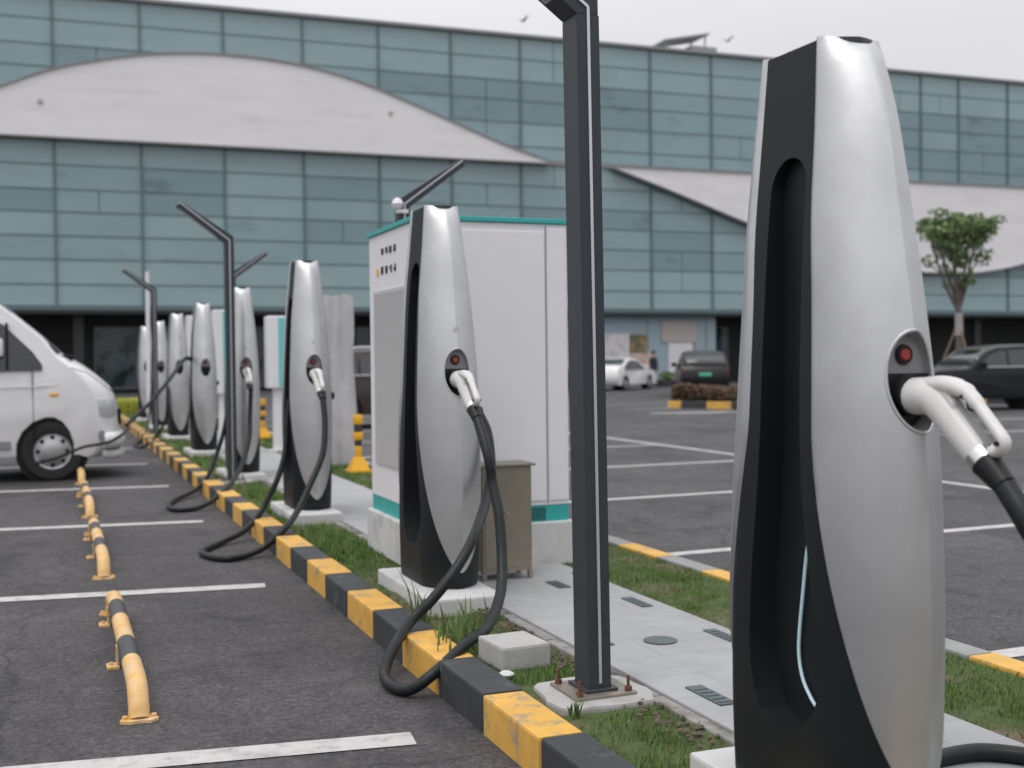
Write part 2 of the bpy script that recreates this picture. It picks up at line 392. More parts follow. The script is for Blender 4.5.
# grass (uncountable)
FOOT = [(1.902, 4.13), (1.79, 13.05)]
def grass(x0, x1, spans, name, label, hmax=.05):
    s = MB()
    rnd = random.Random(3 + int(x0 * 10))
    for (y0, y1, n, h, w) in spans:
        clumps = [(rnd.uniform(x0, x1), rnd.uniform(y0, y1), rnd.uniform(.05, .22)) for _ in range(max(6, n // 220))]
        for _ in range(n):
            if rnd.random() < .75:
                c = rnd.choice(clumps); x = rnd.gauss(c[0], c[2] * .6); yy = rnd.gauss(c[1], c[2])
            else: x = rnd.uniform(x0, x1); yy = rnd.uniform(y0, y1)
            if not (x0 < x < x1 and y0 < yy < y1): continue
            if any(abs(yy - ly_) < .25 and abs(x - lx_) < .26 for lx_, ly_ in FOOT) or (1.74 < x < 2.16 and any(-.62 < yy - c < .44 for c in (2.785, 6.33, 9.97, 13.6))): continue
            a = rnd.uniform(0, 6.28); hh = h * rnd.uniform(.4, 1.2); dx, dy = math.cos(a) * w, math.sin(a) * w
            lx, ly = rnd.uniform(-.6, .6) * hh, rnd.uniform(-.6, .6) * hh
            s.add([(x - dx, yy - dy, .115), (x + dx, yy + dy, .115), (x + lx * .5 + dx * .6, yy + ly * .5 + dy * .6, .115 + hh * .6), (x + lx, yy + ly, .115 + hh)],
                  [(0, 1, 2), (0, 2, 3)], 0 if rnd.random() < .78 else 1)
    o = s.build(name, [M['grass0'], M['grass1']], recalc=False)
    return tag(o, label, 'grass', kind='stuff')
grass(1.665, 2.06, [(2.6, 7.5, 12000, .032, .0026), (7.5, 14, 8000, .05, .005), (14, 34, 8000, .06, .009)], 'grass', 'patchy short grass growing between the striped kerb and the paved path')
grass(2.935, 3.555, [(2.6, 8.5, 26000, .034, .0026), (8.5, 16, 11000, .05, .005), (16, 34, 9000, .06, .009)], 'grass', 'short green grass growing between the paved path and the far lot kerb')
# pebbles in the soil strip
s = MB()
rnd = random.Random(9)
for _ in range(420):
    x, yy, r = rnd.uniform(1.92, 2.06), rnd.uniform(2.8, 7), rnd.uniform(.004, .014)
    s.rev([(r * .3, -r * .5), (r, 0), (r * .5, r * .6)], 6, (x, yy, .135 + r * .2))
tag(s.build('gravel', M['soil'], recalc=True), 'small brown stones and clods in the bare soil beside the path edging', 'gravel', kind='stuff')

# ------------------------------------------------------------------ charger
ZB = .20
a_ = hermite([(0, .163), (.3, .169), (.8, .168), (1.04, .163), (1.34, .150), (1.55, .137), (1.80, .112), (2.035, .090)])
h_ = hermite([(0, .185), (.5, .197), (.8, .196), (1.05, .191), (1.34, .176), (1.55, .157), (1.80, .140), (2.035, .120)])
B_ = hermite([(0, .205), (.2, .238), (.5, .243), (.8, .237), (1.04, .224), (1.34, .192), (1.6, .168), (1.80, .145), (1.95, .105), (2.035, .066)])
ZT = 2.035
def shape(u):
    u = max(-1, min(1, u))
    return .72 * math.sqrt(max(0, 1 - abs(u) ** 2.15)) + .28 * (1 - abs(u))
hr_ = hermite([(0, .185), (.45, .175), (.65, .155), (.85, .135), (1.08, .115), (1.3, .112), (1.55, .120), (1.80, .122), (2.035, .122)])
def rb_(z): return RB * B_(z) + (h_(z) - hr_(z))
RB = .50
def env_y(z, x): return h_(z) + B_(z) * shape(x / a_(z))
def lensw(z):
    if z >= 1.0: return 1.0
    if z <= .09: return 0.0
    return max(0, 1 - ((1.0 - z) / .91) ** 2.7) ** .62
SC = (0, 1.135); SA, SB = .070, .126       # socket ellipse centre (x, z) and semi-axes

RB = .50
def core_mesh():
    s = MB(); zs = [0, .02] + [.02 + (ZT - .025) * i / 34 for i in range(1, 35)]
    NU = 28; rings = []
    for z in zs:
        a, h = a_(z) - .004, h_(z); r = []
        tape = .985 if z == 0 else 1
        for i in range(NU + 1):
            t = -math.pi / 2 + math.pi * i / NU; u = math.sin(t); r.append((a * u * tape, -(h + (B_(z) - .008) * shape(u)) * tape, z))
        for i in range(1, 6): r.append((a * tape, (-h + (hr_(z) + h) * i / 6) * tape, z))
        for i in range(NU + 1):
            t = math.pi / 2 - math.pi * i / NU; u = math.sin(t); r.append((a * u * tape, (hr_(z) + (rb_(z) - .008) * shape(u)) * tape, z))
        for i in range(1, 6): r.append((-a * tape, (hr_(z) - (hr_(z) + h) * i / 6) * tape, z))
        rings.append(r)
    n = len(rings[0]); o = []
    for r in rings: o += r
    fs = [(k * n + j, k * n + (j + 1) % n, (k + 1) * n + (j + 1) % n, (k + 1) * n + j) for k in range(len(rings) - 1) for j in range(n)]
    fs += [tuple(range(n))[::-1], tuple((len(rings) - 1) * n + j for j in range(n))]
    s.add(o, fs); return s
def shell_mesh(sgn):
    s = MB(); NU = 36; zs = [.092, .10, .115, .135, .16, .19, .225, .26, .3, .35, .4, .46, .53, .57, .61, .65, .69, .73, .77, .81, .85, .89, .93, .97, 1.0] + [1.0 + (ZT - 1.0) * i / 26 for i in range(1, 27)]
    out, inn = [], []
    for z in zs:
        w = lensw(z); tm = math.asin(min(1, w)); ro, ri = [], []
        for i in range(NU + 1):
            u = math.sin(-tm + 2 * tm * i / NU); a = a_(z)
            dip = 0
            if z > ZT - .001: dip = .022 * (1 - u * u)
            y = (h_(z) if sgn < 0 else hr_(z)) + ((B_(z) if sgn < 0 else rb_(z)) - dip) * shape(u)
            ro.append(((a + .004) * u, sgn * (y + .006), z - dip * .5)); ri.append(((a - .006) * u, sgn * (y - .010), z - dip * .5))
        out.append(ro); inn.append(ri)
    n = NU + 1; K = len(zs); vs = []
    for r in out: vs += r
    for r in inn: vs += r
    O = K * n; fs = []
    for k in range(K - 1):
        for j in range(NU):
            fs.append((k * n + j, k * n + j + 1, (k + 1) * n + j + 1, (k + 1) * n + j))
            fs.append((O + k * n + j, O + (k + 1) * n + j, O + (k + 1) * n + j + 1, O + k * n + j + 1))
        fs.append((k * n, (k + 1) * n, O + (k + 1) * n, O + k * n)); fs.append((k * n + NU, O + k * n + NU, O + (k + 1) * n + NU, (k + 1) * n + NU))
    for j in range(NU):
        fs.append((j, O + j, O + j + 1, j + 1)); b = (K - 1) * n; fs.append((b + j, b + j + 1, O + b + j + 1, O + b + j))
    s.add(vs, fs); return s
def ellipse(n=40, k=1.0): return [(SC[0] + SA * k * math.cos(6.28318 * i / n), SC[1] + SB * k * math.sin(6.28318 * i / n)) for i in range(n)]
def slot(sgn_y=1):
    pts = []; c = -.035
    for i in range(13):
        t = math.pi * i / 12; pts.append((c + .086 * math.cos(t), 1.655 + .086 * math.sin(t)))
    L = [(1.3, .092, .088), (1.0, .100, .09), (.85, .112, .10), (.73, .130, .115), (.62, .150, .13), (.5, .180, .14), (.42, .195, .145), (.34, .190, .14), (.27, .155, .12), (.22, .10, .09), (.20, .04, .04)]
    pts += [(c - w, z) for z, w, v in L] + [(c + v, z) for z, w, v in L[::-1]]
    return pts

def make_charger():
    root = thing('ev_charger', '', 'ev charger')
    core = core_mesh().build('body', M['dark'], root)
    for sx in (-1, 1):
        c = MB(); c.prism(slot(), 'x', sx * .30, sx * .155, scale_b=(1, 1)); 
        c2 = MB(); c2.prism(slot(), 'x', sx * .20, sx * .085, scale_b=(.93, .985))
        boolean(core, c2)
    e = MB(); e.prism(ellipse(40, 1.02), 'y', -.6, -.315); boolean(core, e)
    md = core.modifiers.new('bv', 'BEVEL'); md.width = .005; md.segments = 2; md.limit_method = 'ANGLE'; md.angle_limit = R(38)
    smooth_obj(core, 32)
    sh = shell_mesh(-1).build('front_shell', M['silver'], root); e = MB(); e.prism(ellipse(), 'y', -.6, -.25); boolean(sh, e); smooth_obj(sh, 40)
    sh['label'] = 'brushed silver front shell with the oval socket opening'
    sh = shell_mesh(1).build('rear_shell', M['silver'], root, smooth=True, angle=40)
    # socket housing
    s = MB(); n = 48; vs = []
    for i in range(n):
        t = 6.28318 * i / n; x, z = .985 * SA * math.cos(t), SC[1] + .985 * SB * math.sin(t)
        yo = -(env_y(z, x) + .003)
        vs += [(x, yo, z), (x * .93, -.350, SC[1] + (z - SC[1]) * .93)]
    s.add(vs, [(2 * i, 2 * ((i + 1) % n), 2 * ((i + 1) % n) + 1, 2 * i + 1) for i in range(n)])
    s.add([vs[2 * i + 1] for i in range(n)], [tuple(range(n))])
    hs = s.build('socket_housing', M['recess'], root, smooth=True)
    s = MB(); s.tube([(SA * math.cos(6.28318 * i / 48), -(env_y(SC[1] + SB * math.sin(6.28318 * i / 48), SA * math.cos(6.28318 * i / 48)) + .006), SC[1] + SB * math.sin(6.28318 * i / 48)) for i in range(49)], .0045, 8)
    s.build('rim', M['silver'], hs, smooth=True)
    s = MB(); s.rev([(.015, -.35), (.015, -.360), (.012, -.363)], 20, (-.004, 0, SC[1] + .066), 'y'); s.build('button', M['red'], hs, smooth=True)
    s = MB(); s.rev([(.026, -.351), (.024, -.357)], 20, (-.004, 0, SC[1] + .066), 'y'); s.build('button_bezel', M['black'], hs, smooth=True)
    s = MB(); pts = [(SA * .9 * math.cos(t), SC[1] + .02 - 0 + SB * .0) for t in (0,)]
    lo = [(.9 * SA * math.cos(R(a)), SC[1] + .9 * SB * math.sin(R(a))) for a in range(-190, 11, 10)]
    s.prism(lo, 'y', -.351, -.362); s.build('holster_plate', M['black'], hs)
    s = MB(); s.rev([(.052, -.355), (.052, -.392), (.043, -.392), (.040, -.37)], 28, (0, 0, SC[1] - .034), 'y'); s.build('holster', M['black'], hs, smooth=True)
    # light strips in both side recesses
    for sx in (-1, 1):
        s = MB(); s.tube(spline([(sx * .098, -.10, .80), (sx * .097, -.088, .74), (sx * .096, -.068, .66), (sx * .095, -.050, .56), (sx * .095, -.034, .46), (sx * .095, -.030, .39), (sx * .096, -.048, .33), (sx * .098, -.09, .285), (sx * .105, -.14, .262)], 6), .0045, 8)
        s.build('light_strip', M['led'], root, smooth=True)
    s = MB(); pts = []
    z = ZT - .008
    for i in range(40):
        t = 6.28318 * i / 40; pts.append(((a_(z) - .004) * math.cos(t), (h_(z) * .9) * math.sin(t)))
    s.prism(pts, 'z', z, z + .004); s.build('top_cap', M['vent_grey'], root)
    # small cable gland on the aisle side and round badge above the socket
    s = MB(); s.rev([(.034, .150), (.034, .175), (.026, .195)], 18, (0, -.20, .92), 'x'); s.build('cable_gland', M['black'], root, smooth=True)
    s = MB(); yb = env_y(1.36, 0); s.rev([(.016, -yb - .004), (.016, -yb - .008)], 20, (0, 0, 1.36), 'y'); s.build('badge', M['vent_grey'], root, smooth=True)
    return root
CX = 1.98
CY = [2.785, 6.33, 9.97, 13.6, 17.25, 20.85, 24.4, 28.0]
CL = ['largest silver and charcoal charger, nearest the camera, pale blue strip in its side recess',
      'silver and charcoal charger beside the white cabinet, its black cable looping over the striped kerb',
      'silver charger in front of the grey tarpaulin, third of the row from the camera',
      'silver charger just past the second left leaning lamp post, fourth from the camera',
      'silver charger with empty black socket, fifth of the row, its cable stretched to the van',
      'silver charger sixth of the row, partly hidden behind the long cable stretched to the van',
      'silver charger seventh of the row from the camera, second from the far end',
      'small silver charger at the far end of the row, beside the slim white mast']
ch0 = make_charger()
chargers = []
for i, y in enumerate(CY):
    c = ch0 if i == 0 else copy_tree(ch0)
    c.location = (CX, y, ZB + .002); c['label'] = CL[i]; c['group'] = 'silver chargers standing in a row'; chargers.append(c)
for o in list(kids(chargers[0])):
    if o.name.startswith('badge'): bpy.data.objects.remove(o)

# plinths under the chargers
PL = ['whitewashed concrete plinth under the nearest charger', 'whitewashed concrete plinth under the charger beside the white cabinet',
      'whitewashed concrete plinth under the third charger of the row', 'whitewashed concrete plinth under the fourth charger of the row',
      'whitewashed concrete plinth under the fifth charger of the row', 'whitewashed concrete plinth under the sixth charger of the row',
      'whitewashed concrete plinth under the seventh charger of the row', 'whitewashed concrete plinth under the farthest charger']
for i, y in enumerate(CY):
    s = MB(); s.box(-.235 if i else -.185, .17, -.60, .42, -.18, 0)
    o = s.build('concrete_plinth', M['concrete_w'], bevel=.012, loc=(CX, y, ZB)); tag(o, PL[i], 'plinth', 'plinths under the chargers')

# ------------------------------------------------------------------ charging cables and guns
GK = .84
def make_gun(parent, loc, ry=0):
    """gun local: nozzle root at origin pointing +Y (into socket), handle going -Y and down"""
    g0 = bpy.data.objects.new('charging_gun', None)
    s = MB()
    # nozzle barrel and elbow into handle, one swept body
    pth = spline([(0, .05, 0), (0, .0, 0), (0, -.055, 0), (0, -.095, -.016), (0, -.15, -.062), (0, -.225, -.128), (0, -.262, -.160)], 6)
    pth = [q * GK for q in pth]; n = len(pth); rs = []
    for i in range(n):
        t = i / (n - 1); rs.append(.046 if t < .3 else (.046 - (t - .3) / .7 * .012))
    s.tube(pth, rs, 18)
    body = s.build('charging_gun', M['gun'], parent, smooth=True, angle=50); body.location = loc; body.rotation_euler = (0, 0, ry)
    # upper deck + guard loop (D-shaped grip)
    s = MB()
    s.tube([q * GK for q in spline([(0, -.045, .030), (0, -.11, .034), (0, -.165, .028), (0, -.215, .010), (0, -.262, -.030), (0, -.315, -.080), (0, -.345, -.112), (0, -.335, -.135), (0, -.300, -.146), (0, -.255, -.140)], 5)], [.028] * 11 + [.025] * 4 + [.020] * 4 + [.0165] * 30, 12, flat=.8)
    gr = s.build('grip', M['gun'], body, smooth=True, angle=50)
    s = MB(); s.tube([q * GK for q in spline([(0, -.150, .010), (0, -.165, -.010), (0, -.21, -.052), (0, -.262, -.100), (0, -.285, -.128)], 5)], .0085, 8)
    s.build('trigger', M['recess'], body, smooth=True)
    s = MB(); s.prism([(a * GK, b * GK) for a, b in [(-.055, .024), (-.15, .020), (-.175, -.012), (-.185, -.06), (-.13, -.040)]], 'x', -.022, .022); s.build('cheek', M['gun'], body, bevel=.006)
    s = MB(); s.rev([(.0075, -.021), (.0075, .021)], 14, (0, -.205 * GK, .008 * GK), 'x'); s.rev([(.006, -.021), (.006, .021)], 14, (0, -.340 * GK, -.118 * GK), 'x'); s.build('bolt', M['black'], body, smooth=True)
    s = MB(); d = Vector((0, -.77, -.64)).normalized(); p = Vector((0, -.255, -.154)) * GK
    s.tube([p, p + d * .03], [.037, .036], 18); s.build('collar', M['chrome'], body, smooth=True)
    s = MB(); s.tube([p + d * .028, p + d * .05, p + d * .10], [.037, .033, .027], 16); s.build('strain_relief', M['black'], body, smooth=True)
    s = MB(); s.rev([(.040, .045), (.040, .075), (.03, .078)], 20, (0, 0, 0), 'y'); s.build('nozzle', M['black'], body, smooth=True)
    return body
def cable(label, gun_y, pts, r=.0235, name='charging_cable', gunloc=None):
    root = thing(name, label, 'charging cable', (CX, pts[0][1], 0), 0, 'black charging cables of the chargers')
    off = Vector((CX, pts[0][1], 0))
    s = MB(); s.tube([p - off for p in spline(pts, 8)], r, 12); s.build('hose', M['hose'], root, smooth=True, angle=60)
    if gun_y is not None:
        make_gun(root, (0, gun_y - .395 - pts[0][1], ZB + SC[1] - .034))
    return root
def gend(cy):       # where the strain relief ends
    return (CX, cy - .395 - .255 * GK - .077, ZB + SC[1] - .034 - .154 * GK - .064)
e = gend(CY[0])
cable('black cable and white gun of the nearest charger, running out at the right edge', CY[0],
      [e, (1.985, e[1] - .06, e[2] - .075), (2.01, e[1] - .11, e[2] - .19), (2.05, e[1] - .12, .62), (2.1, e[1] - .05, .32), (2.2, e[1] + .15, .19), (2.35, 2.3, .17), (2.55, 2.6, .168), (2.75, 2.55, .168), (2.82, 2.75, .168), (2.68, 2.93, .17), (2.44, 2.93, .175), (2.28, 2.78, .3), (2.20, 2.66, .75), (2.155, 2.585, 1.12)], .027)
e = gend(CY[1])
cable('black cable of the charger beside the cabinet, lying in a loop over the kerb', CY[1],
      [e, (1.99, 5.52, .93), (2.003, 5.5, .80), (2.006, 5.42, .652), (1.982, 5.32, .451), (1.926, 5.2, .311), (1.80, 5.02, .215), (1.65, 4.87, .185), (1.47, 4.765, .10), (1.371, 4.79, .035), (1.322, 4.90, .028), (1.335, 5.06, .045), (1.40, 5.16, .12), (1.53, 5.33, .195), (1.64, 5.345, .284), (1.76, 5.37, .404), (1.88, 5.46, .53), (2.04, 5.72, .66), (2.15, 5.92, .80), (2.185, 6.06, 1.0), (2.155, 6.13, 1.12)], .0255)
e = gend(CY[2])
cable('black cable of the third charger, looping down onto the asphalt beside the kerb', CY[2],
      [e, (1.975, 9.2, .91), (1.93, 9.1, .687), (1.811, 9.0, .471), (1.70, 8.9, .30), (1.56, 8.7, .19), (1.379, 8.70, .05), (1.15, 8.557, .026), (1.03, 8.72, .026), (1.01, 8.98, .026), (1.20, 9.35, .03), (1.40, 9.55, .08), (1.55, 9.72, .19), (1.62, 9.75, .30), (1.70, 9.75, .46), (1.77, 9.80, .66), (1.80, 9.85, .9), (1.83, 9.87, 1.1)], .024)
e = gend(CY[3])
cable('black cable of the fourth charger, touching the asphalt in a flat loop', CY[3],
      [e, (1.965, 12.9, .85), (1.936, 12.8, .584), (1.82, 12.6, .33), (1.62, 12.0, .2), (1.42, 11.75, .08), (1.25, 11.65, .027), (1.10, 11.62, .026), (1.03, 11.85, .026), (1.12, 12.4, .03), (1.38, 12.95, .06), (1.55, 13.2, .18), (1.65, 13.35, .36), (1.74, 13.4, .6), (1.80, 13.45, .85), (1.83, 13.5, 1.1)], .024)
cable('black cable of the fifth charger stretched in the air to the white van', None,
      [(1.86, 17.25, 1.40), (1.78, 17.12, 1.47), (1.68, 16.95, 1.43), (1.462, 16.4, 1.20), (1.175, 16.0, .90), (.96, 15.75, .72), (.86, 15.6, .64)], .026)
cable('black cable lying under the front of the white van beside its wheel', None,
      [(.88, 15.6, .60), (.78, 15.25, .54), (.624, 15.2, .46), (.36, 15.15, .42), (.20, 15.16, .36), (.05, 15.18, .30), (-.2, 15.18, .24)], .018)
cable('black cable curled on the kerb by the seventh charger', None,
      [(1.82, 24.1, 1.1), (1.72, 23.6, .5), (1.62, 22.9, .2), (1.45, 22.2, .04), (1.3, 21.2, .03), (1.38, 20.6, .03), (1.58, 20.5, .19), (1.75, 20.5, .5), (1.80, 20.6, 1.0)], .024)

# ------------------------------------------------------------------ lamp posts
def make_lamp(dirx):
    root = thing('lamp_post', '', 'lamp post')
    s = MB(); h = 2.52; W, D = .046, .066
    s.box(-W, W, -D, D, .0, h)
    s.build('pole', M['pole'], root, bevel=.003)
    th = R(37); L = .62; c, sn = math.cos(th) * dirx, math.sin(th)
    s = MB(); w2 = .0425
    # mitred arm: outline in x,z
    p = [(-w2 * dirx * -1, h), (w2 * dirx, h), (w2 * dirx + c * L, h + sn * L), (w2 * dirx + c * L - sn * .085 * dirx, h + sn * L + math.cos(th) * .085), (-w2 * dirx, h + .095)]
    p = [(w2 * dirx, h), (w2 * dirx + c * L, h + sn * L), (w2 * dirx + c * L - sn * .075 * dirx, h + sn * L + math.cos(th) * .055), (-w2 * dirx, h + .068), (-w2 * dirx, h)]
    s.prism(p, 'y', -D, D); arm = s.build('arm', M['pole'], root, bevel=.003)
    s = MB(); q0 = Vector((w2 * dirx + c * .10, 0, h + sn * .10 - .004)); q1 = Vector((w2 * dirx + c * (L - .04), 0, h + sn * (L - .04) - .004))
    s.add([(q0.x, -.045, q0.z), (q1.x, -.045, q1.z), (q1.x, .045, q1.z), (q0.x, .045, q0.z), (q0.x, -.045, q0.z + .003), (q1.x, -.045, q1.z + .003), (q1.x, .045, q1.z + .003), (q0.x, .045, q0.z + .003)],
          [(0, 1, 2, 3), (4, 5, 6, 7), (0, 1, 5, 4), (2, 3, 7, 6), (1, 2, 6, 5), (0, 3, 7, 4)]); s.build('light_panel', M['lampglass'], arm)
    for sy in (-1, 1):
        s = MB(); s.box(-.0055, .0055, sy * (D + .003) - .002, sy * (D + .003) + .002, .03, h + .028); s.build('trim_strip', M['alu'], root)
        s = MB(); y0, y1 = sy * (D + .003) - .002, sy * (D + .003) + .002; t0, t1 = .030, .041
        e0 = Vector((0, h + .028)); dd = Vector((c, sn)); nn = Vector((-sn * dirx, math.cos(th))) * .0055
        a, b = e0, e0 + dd * (L + .02); pp = [a - nn, b - nn, b + nn, a + nn]; s.prism([tuple(x) for x in pp], 'y', y0, y1); s.build('arm_strip', M['alu'], arm)
    bp = MB(); bp.box(-.125, .125, -.125, .125, -.012, 0); base = bp.build('base_plate', M['steel'], root, bevel=.003)
    for sx in (-1, 1):
        for sy in (-1, 1):
            s = MB(); s.rev([(.014, 0), (.014, .016), (.006, .016), (.006, .055), (.004, .057)], 10, (sx * .10, sy * .10, 0)); s.build('bolt', M['rust'], base, smooth=True)
    s = MB(); s.box(-W - .02, W + .02, -D - .02, D + .02, 0, .012); s.build('pole_foot', M['pole'], root, bevel=.004)
    s = MB(); pts = []
    rr = random.Random(4)
    for i in range(28):
        t = 6.28318 * i / 28; k = .205 * (1 + rr.uniform(-.06, .06)) / max(abs(math.cos(t)) ** .7 + .0, abs(math.sin(t)) ** .7, .8); pts.append((k * math.cos(t), k * math.sin(t)))
    s.prism(pts, 'z', -.10, -.012); s.build('concrete_footing', M['concrete'], root, bevel=.012)
    return root
L0 = make_lamp(-1)
lamps_l = [((1.902, 4.13), 'tallest looking charcoal lamp post, nearest the camera, its arm leaving the frame'),
           ((1.79, 13.05), 'charcoal lamp post with arm bent to the left, between the fourth and fifth chargers'),
           ((1.74, 22.4), 'small far charcoal lamp post with arm bent to the left, beside the white mast')]
for i, ((x, y), lb) in enumerate(lamps_l):
    o = L0 if i == 0 else copy_tree(L0); o.location = (x, y, .155); o['label'] = lb; o['group'] = 'bent charcoal lamp posts'
L0.rotation_euler = (0, -.0105, 0)
LR = make_lamp(1)
for i, ((x, y), lb) in enumerate([((2.76, 9.7), 'charcoal lamp post behind the white cabinet, arm bent up to the right'), ((2.58, 18.5), 'far charcoal lamp post with its arm bent to the right, behind the fourth charger')]):
    o = LR if i == 0 else copy_tree(LR); o.location = (x, y, .155); o['label'] = lb; o['group'] = 'bent charcoal lamp posts'
    if i == 0: LR = o
s = MB(); s.rev([(.006, -.05), (.035, -.035), (.05, 0), (.035, .035), (.006, .05)], 16, (0, 0, 0)); s.box(-.012, .09, -.012, .012, -.075, -.045)
cam_dome = s.build('security_camera', M['white_metal'], None, smooth=True, loc=(2.64, 9.70, 2.72)); tag(cam_dome, 'small white dome camera beside the lamp post elbow behind the white cabinet', 'camera')
cam_dome.location = (2.695, 9.62, 2.70)

# slim white mast
s = MB(); s.tube([(0, 0, 0), (0, 0, 3.2)], [.05, .038], 14); s.rev([(.09, 0), (.09, .02)], 14)
tag(s.build('mast', M['white_metal'], None, smooth=True, loc=(1.91, 26.2, .12)), 'slim white mast behind the farthest left leaning lamp post', 'mast')

# ------------------------------------------------------------------ wheel stops
def make_stop():
    root = thing('wheel_stop', '', 'wheel stop'); L = 2.15
    pts = [(0, 0, .005), (0, .03, .06), (0, .09, .105), (0, .20, .12)] + [(0, .2 + (L - .4) * i / 10, .12) for i in range(1, 10)] + [(0, L - .2, .12), (0, L - .09, .105), (0, L - .03, .06), (0, L, .005)]
    p = spline(pts, 6)
    def mf(i):
        y = p[i].y / L
        return 1 if (.21 < y < .39) or (.63 < y < .81) else 0
    s = MB(); s.tube(p, .041, 16, mfun=mf); s.build('tube', [M['stopyel'], M['stopblk']], root, smooth=True, angle=50)
    for y in (0, L * .42, L * .86, L):
        s = MB()
        if y in (0, L):
            s.prism([(-.075, y - .03), (-.035, y - .055), (.0, y - .045), (.04, y - .058), (.072, y - .03), (.06, y + .03), (-.06, y + .03)], 'z', .0, .012)
            for sx in (-1, 1): s.rev([(.011, .012), (.011, .024)], 8, (sx * .055, y - .01, 0))
        else:
            s.box(-.085, -.03, y - .045, y + .045, 0, .012); s.box(-.043, -.034, y - .03, y + .03, .0, .10)
            s.rev([(.011, .012), (.011, .024)], 8, (-.065, y, 0))
        s.build('foot', M['stopyel'], root)
    return root
st = make_stop()
for i, (x, y, lb) in enumerate([(.30, 4.90, 'yellow and black tube wheel stop nearest the camera, in the front parking bay'),
                                (.30, 8.24, 'yellow and black tube wheel stop in the second parking bay, between two white lines'),
                                (.31, 11.58, 'yellow and black tube wheel stop in the third parking bay, nearest the van'),
                                (.31, 14.85, 'yellow and black tube wheel stop starting beside the van front wheel, farthest of four')]):
    o = st if i == 0 else copy_tree(st); o.location = (x, y, .002); o['label'] = lb; o['group'] = 'yellow and black wheel stops'

# ------------------------------------------------------------------ white cabinet
cab = thing('power_cabinet', 'tall white power cabinet with teal roof edge and teal base band, behind the second charger', 'power cabinet', (2.03, 6.84, 0))
W_, D_ = .97, 1.13; z0, z1 = .40, 2.235
s = MB(); s.box(-.03, W_ + .03, -.03, D_ + .03, .13, z0); s.build('plinth', M['concrete_w'], cab, bevel=.01)
s = MB(); s.box(0, W_, 0, D_, z0 + .10, z1); s.build('body', M['white_metal'], cab, bevel=.006)
s = MB(); s.box(.004, W_ - .004, .004, D_ - .004, z0, z0 + .10); s.build('base_band', M['teal'], cab)
s = MB(); s.box(.25, W_ - .16, -.003, .02, z0 + .012, z0 + .088); s.build('base_vent', M['dteal'], cab)
s = MB(); s.box(-.015, W_ + .015, -.015, D_ + .015, z1 + .001, z1 + .03); s.build('roof', M['teal'], cab, bevel=.004)
s = MB(); s.box(.03, W_ - .155, -.008, .01, z0 + .13, z1 - .05); s.build('door', M['white_metal'], cab, bevel=.003)
s = MB(); s.box(W_ - .135, W_ - .015, -.008, .01, z0 + .13, z1 - .03); s.build('corner_panel', M['white_metal'], cab, bevel=.003)
s = MB(); s.box(W_ - .149, W_ - .141, -.002, .004, z0 + .11, z1 - .01); s.build('door_seam', M['trim'], cab)
s = MB(); s.box(-.010, .01, .10, D_ - .14, .72, 1.86)
for i in range(85): zz = .735 + i * .0131; s.box(-.0125, -.010, .12, D_ - .16, zz, zz + .006)
s.build('vent_panel', M['vent_grey'], cab)
# illegible rows of small printed characters on the side
rr = random.Random(12)
for row, (zc, n, hh) in enumerate([(2.115, 4, .04), (1.99, 4, .05)]):
    for k in range(n):
        s = MB(); yc = .66 - k * .10 + .12
        if row == 1 and k < 0: continue
        for q in range(5):
            a, b = rr.uniform(-.025, .025), rr.uniform(-hh / 2, hh / 2)
            if q % 2: s.box(-.005, .003, yc - .026, yc + .026, zc + b - .003, zc + b + .003)
            else: s.box(-.0058, .003, yc + a - .003, yc + a + .003, zc - hh / 2, zc + hh / 2)
        s.build('printed_character', M['ink'], cab)
s = MB(); s.rev([(.028, -.004), (.028, .004)], 20, (0, .90, 1.985), 'x'); s.build('emblem', M['orangep'], cab)

# stainless box on legs
sb = thing('steel_box', 'brownish stainless steel junction box on short legs, in front of the white cabinet', 'junction box', (2.42, 6.50, .145))
s = MB(); s.box(-.15, .15, -.10, .10, .045, .645); s.build('body', M['steel'], sb, bevel=.004)
s = MB(); s.box(-.165, .17, -.118, .118, .647, .662); s.build('lid', M['steel'], sb, bevel=.003)
for sx in (-1, 1):
    for sy in (-1, 1):
        s = MB(); s.box(sx * .140 - .012, sx * .140 + .012, sy * .09 - .012, sy * .09 + .012, 0, .045); s.build('leg', M['steel'], sb)
s = MB(); s.box(-.135, .135, -.104, -.098, .07, .62); d = s.build('door', M['steel'], sb, bevel=.002)
s = MB(); s.rev([(.01, -.104), (.01, -.112)], 12, (.0, 0, .38), 'y'); s.build('lock', M['chrome'], d)

# loose concrete block by the kerb
s = MB(); s.box(-.11, .11, -.13, .13, 0, .105)
tag(s.build('concrete_block', M['concrete'], None, bevel=.012, loc=(1.80, 4.70, .12)), 'loose grey concrete block on the grass in front of the second charger plinth', 'block').rotation_euler = (0, 0, R(4))
s = MB(); s.rev([(.006, 0), (.03, .003), (.034, .012), (.02, .022), (.004, .024)], 9)
tag(s.build('stone', M['concrete_w'], None, smooth=True, loc=(1.685, 4.49, .128)), 'small pale stone on the grass beside the loose concrete block', 'stone')

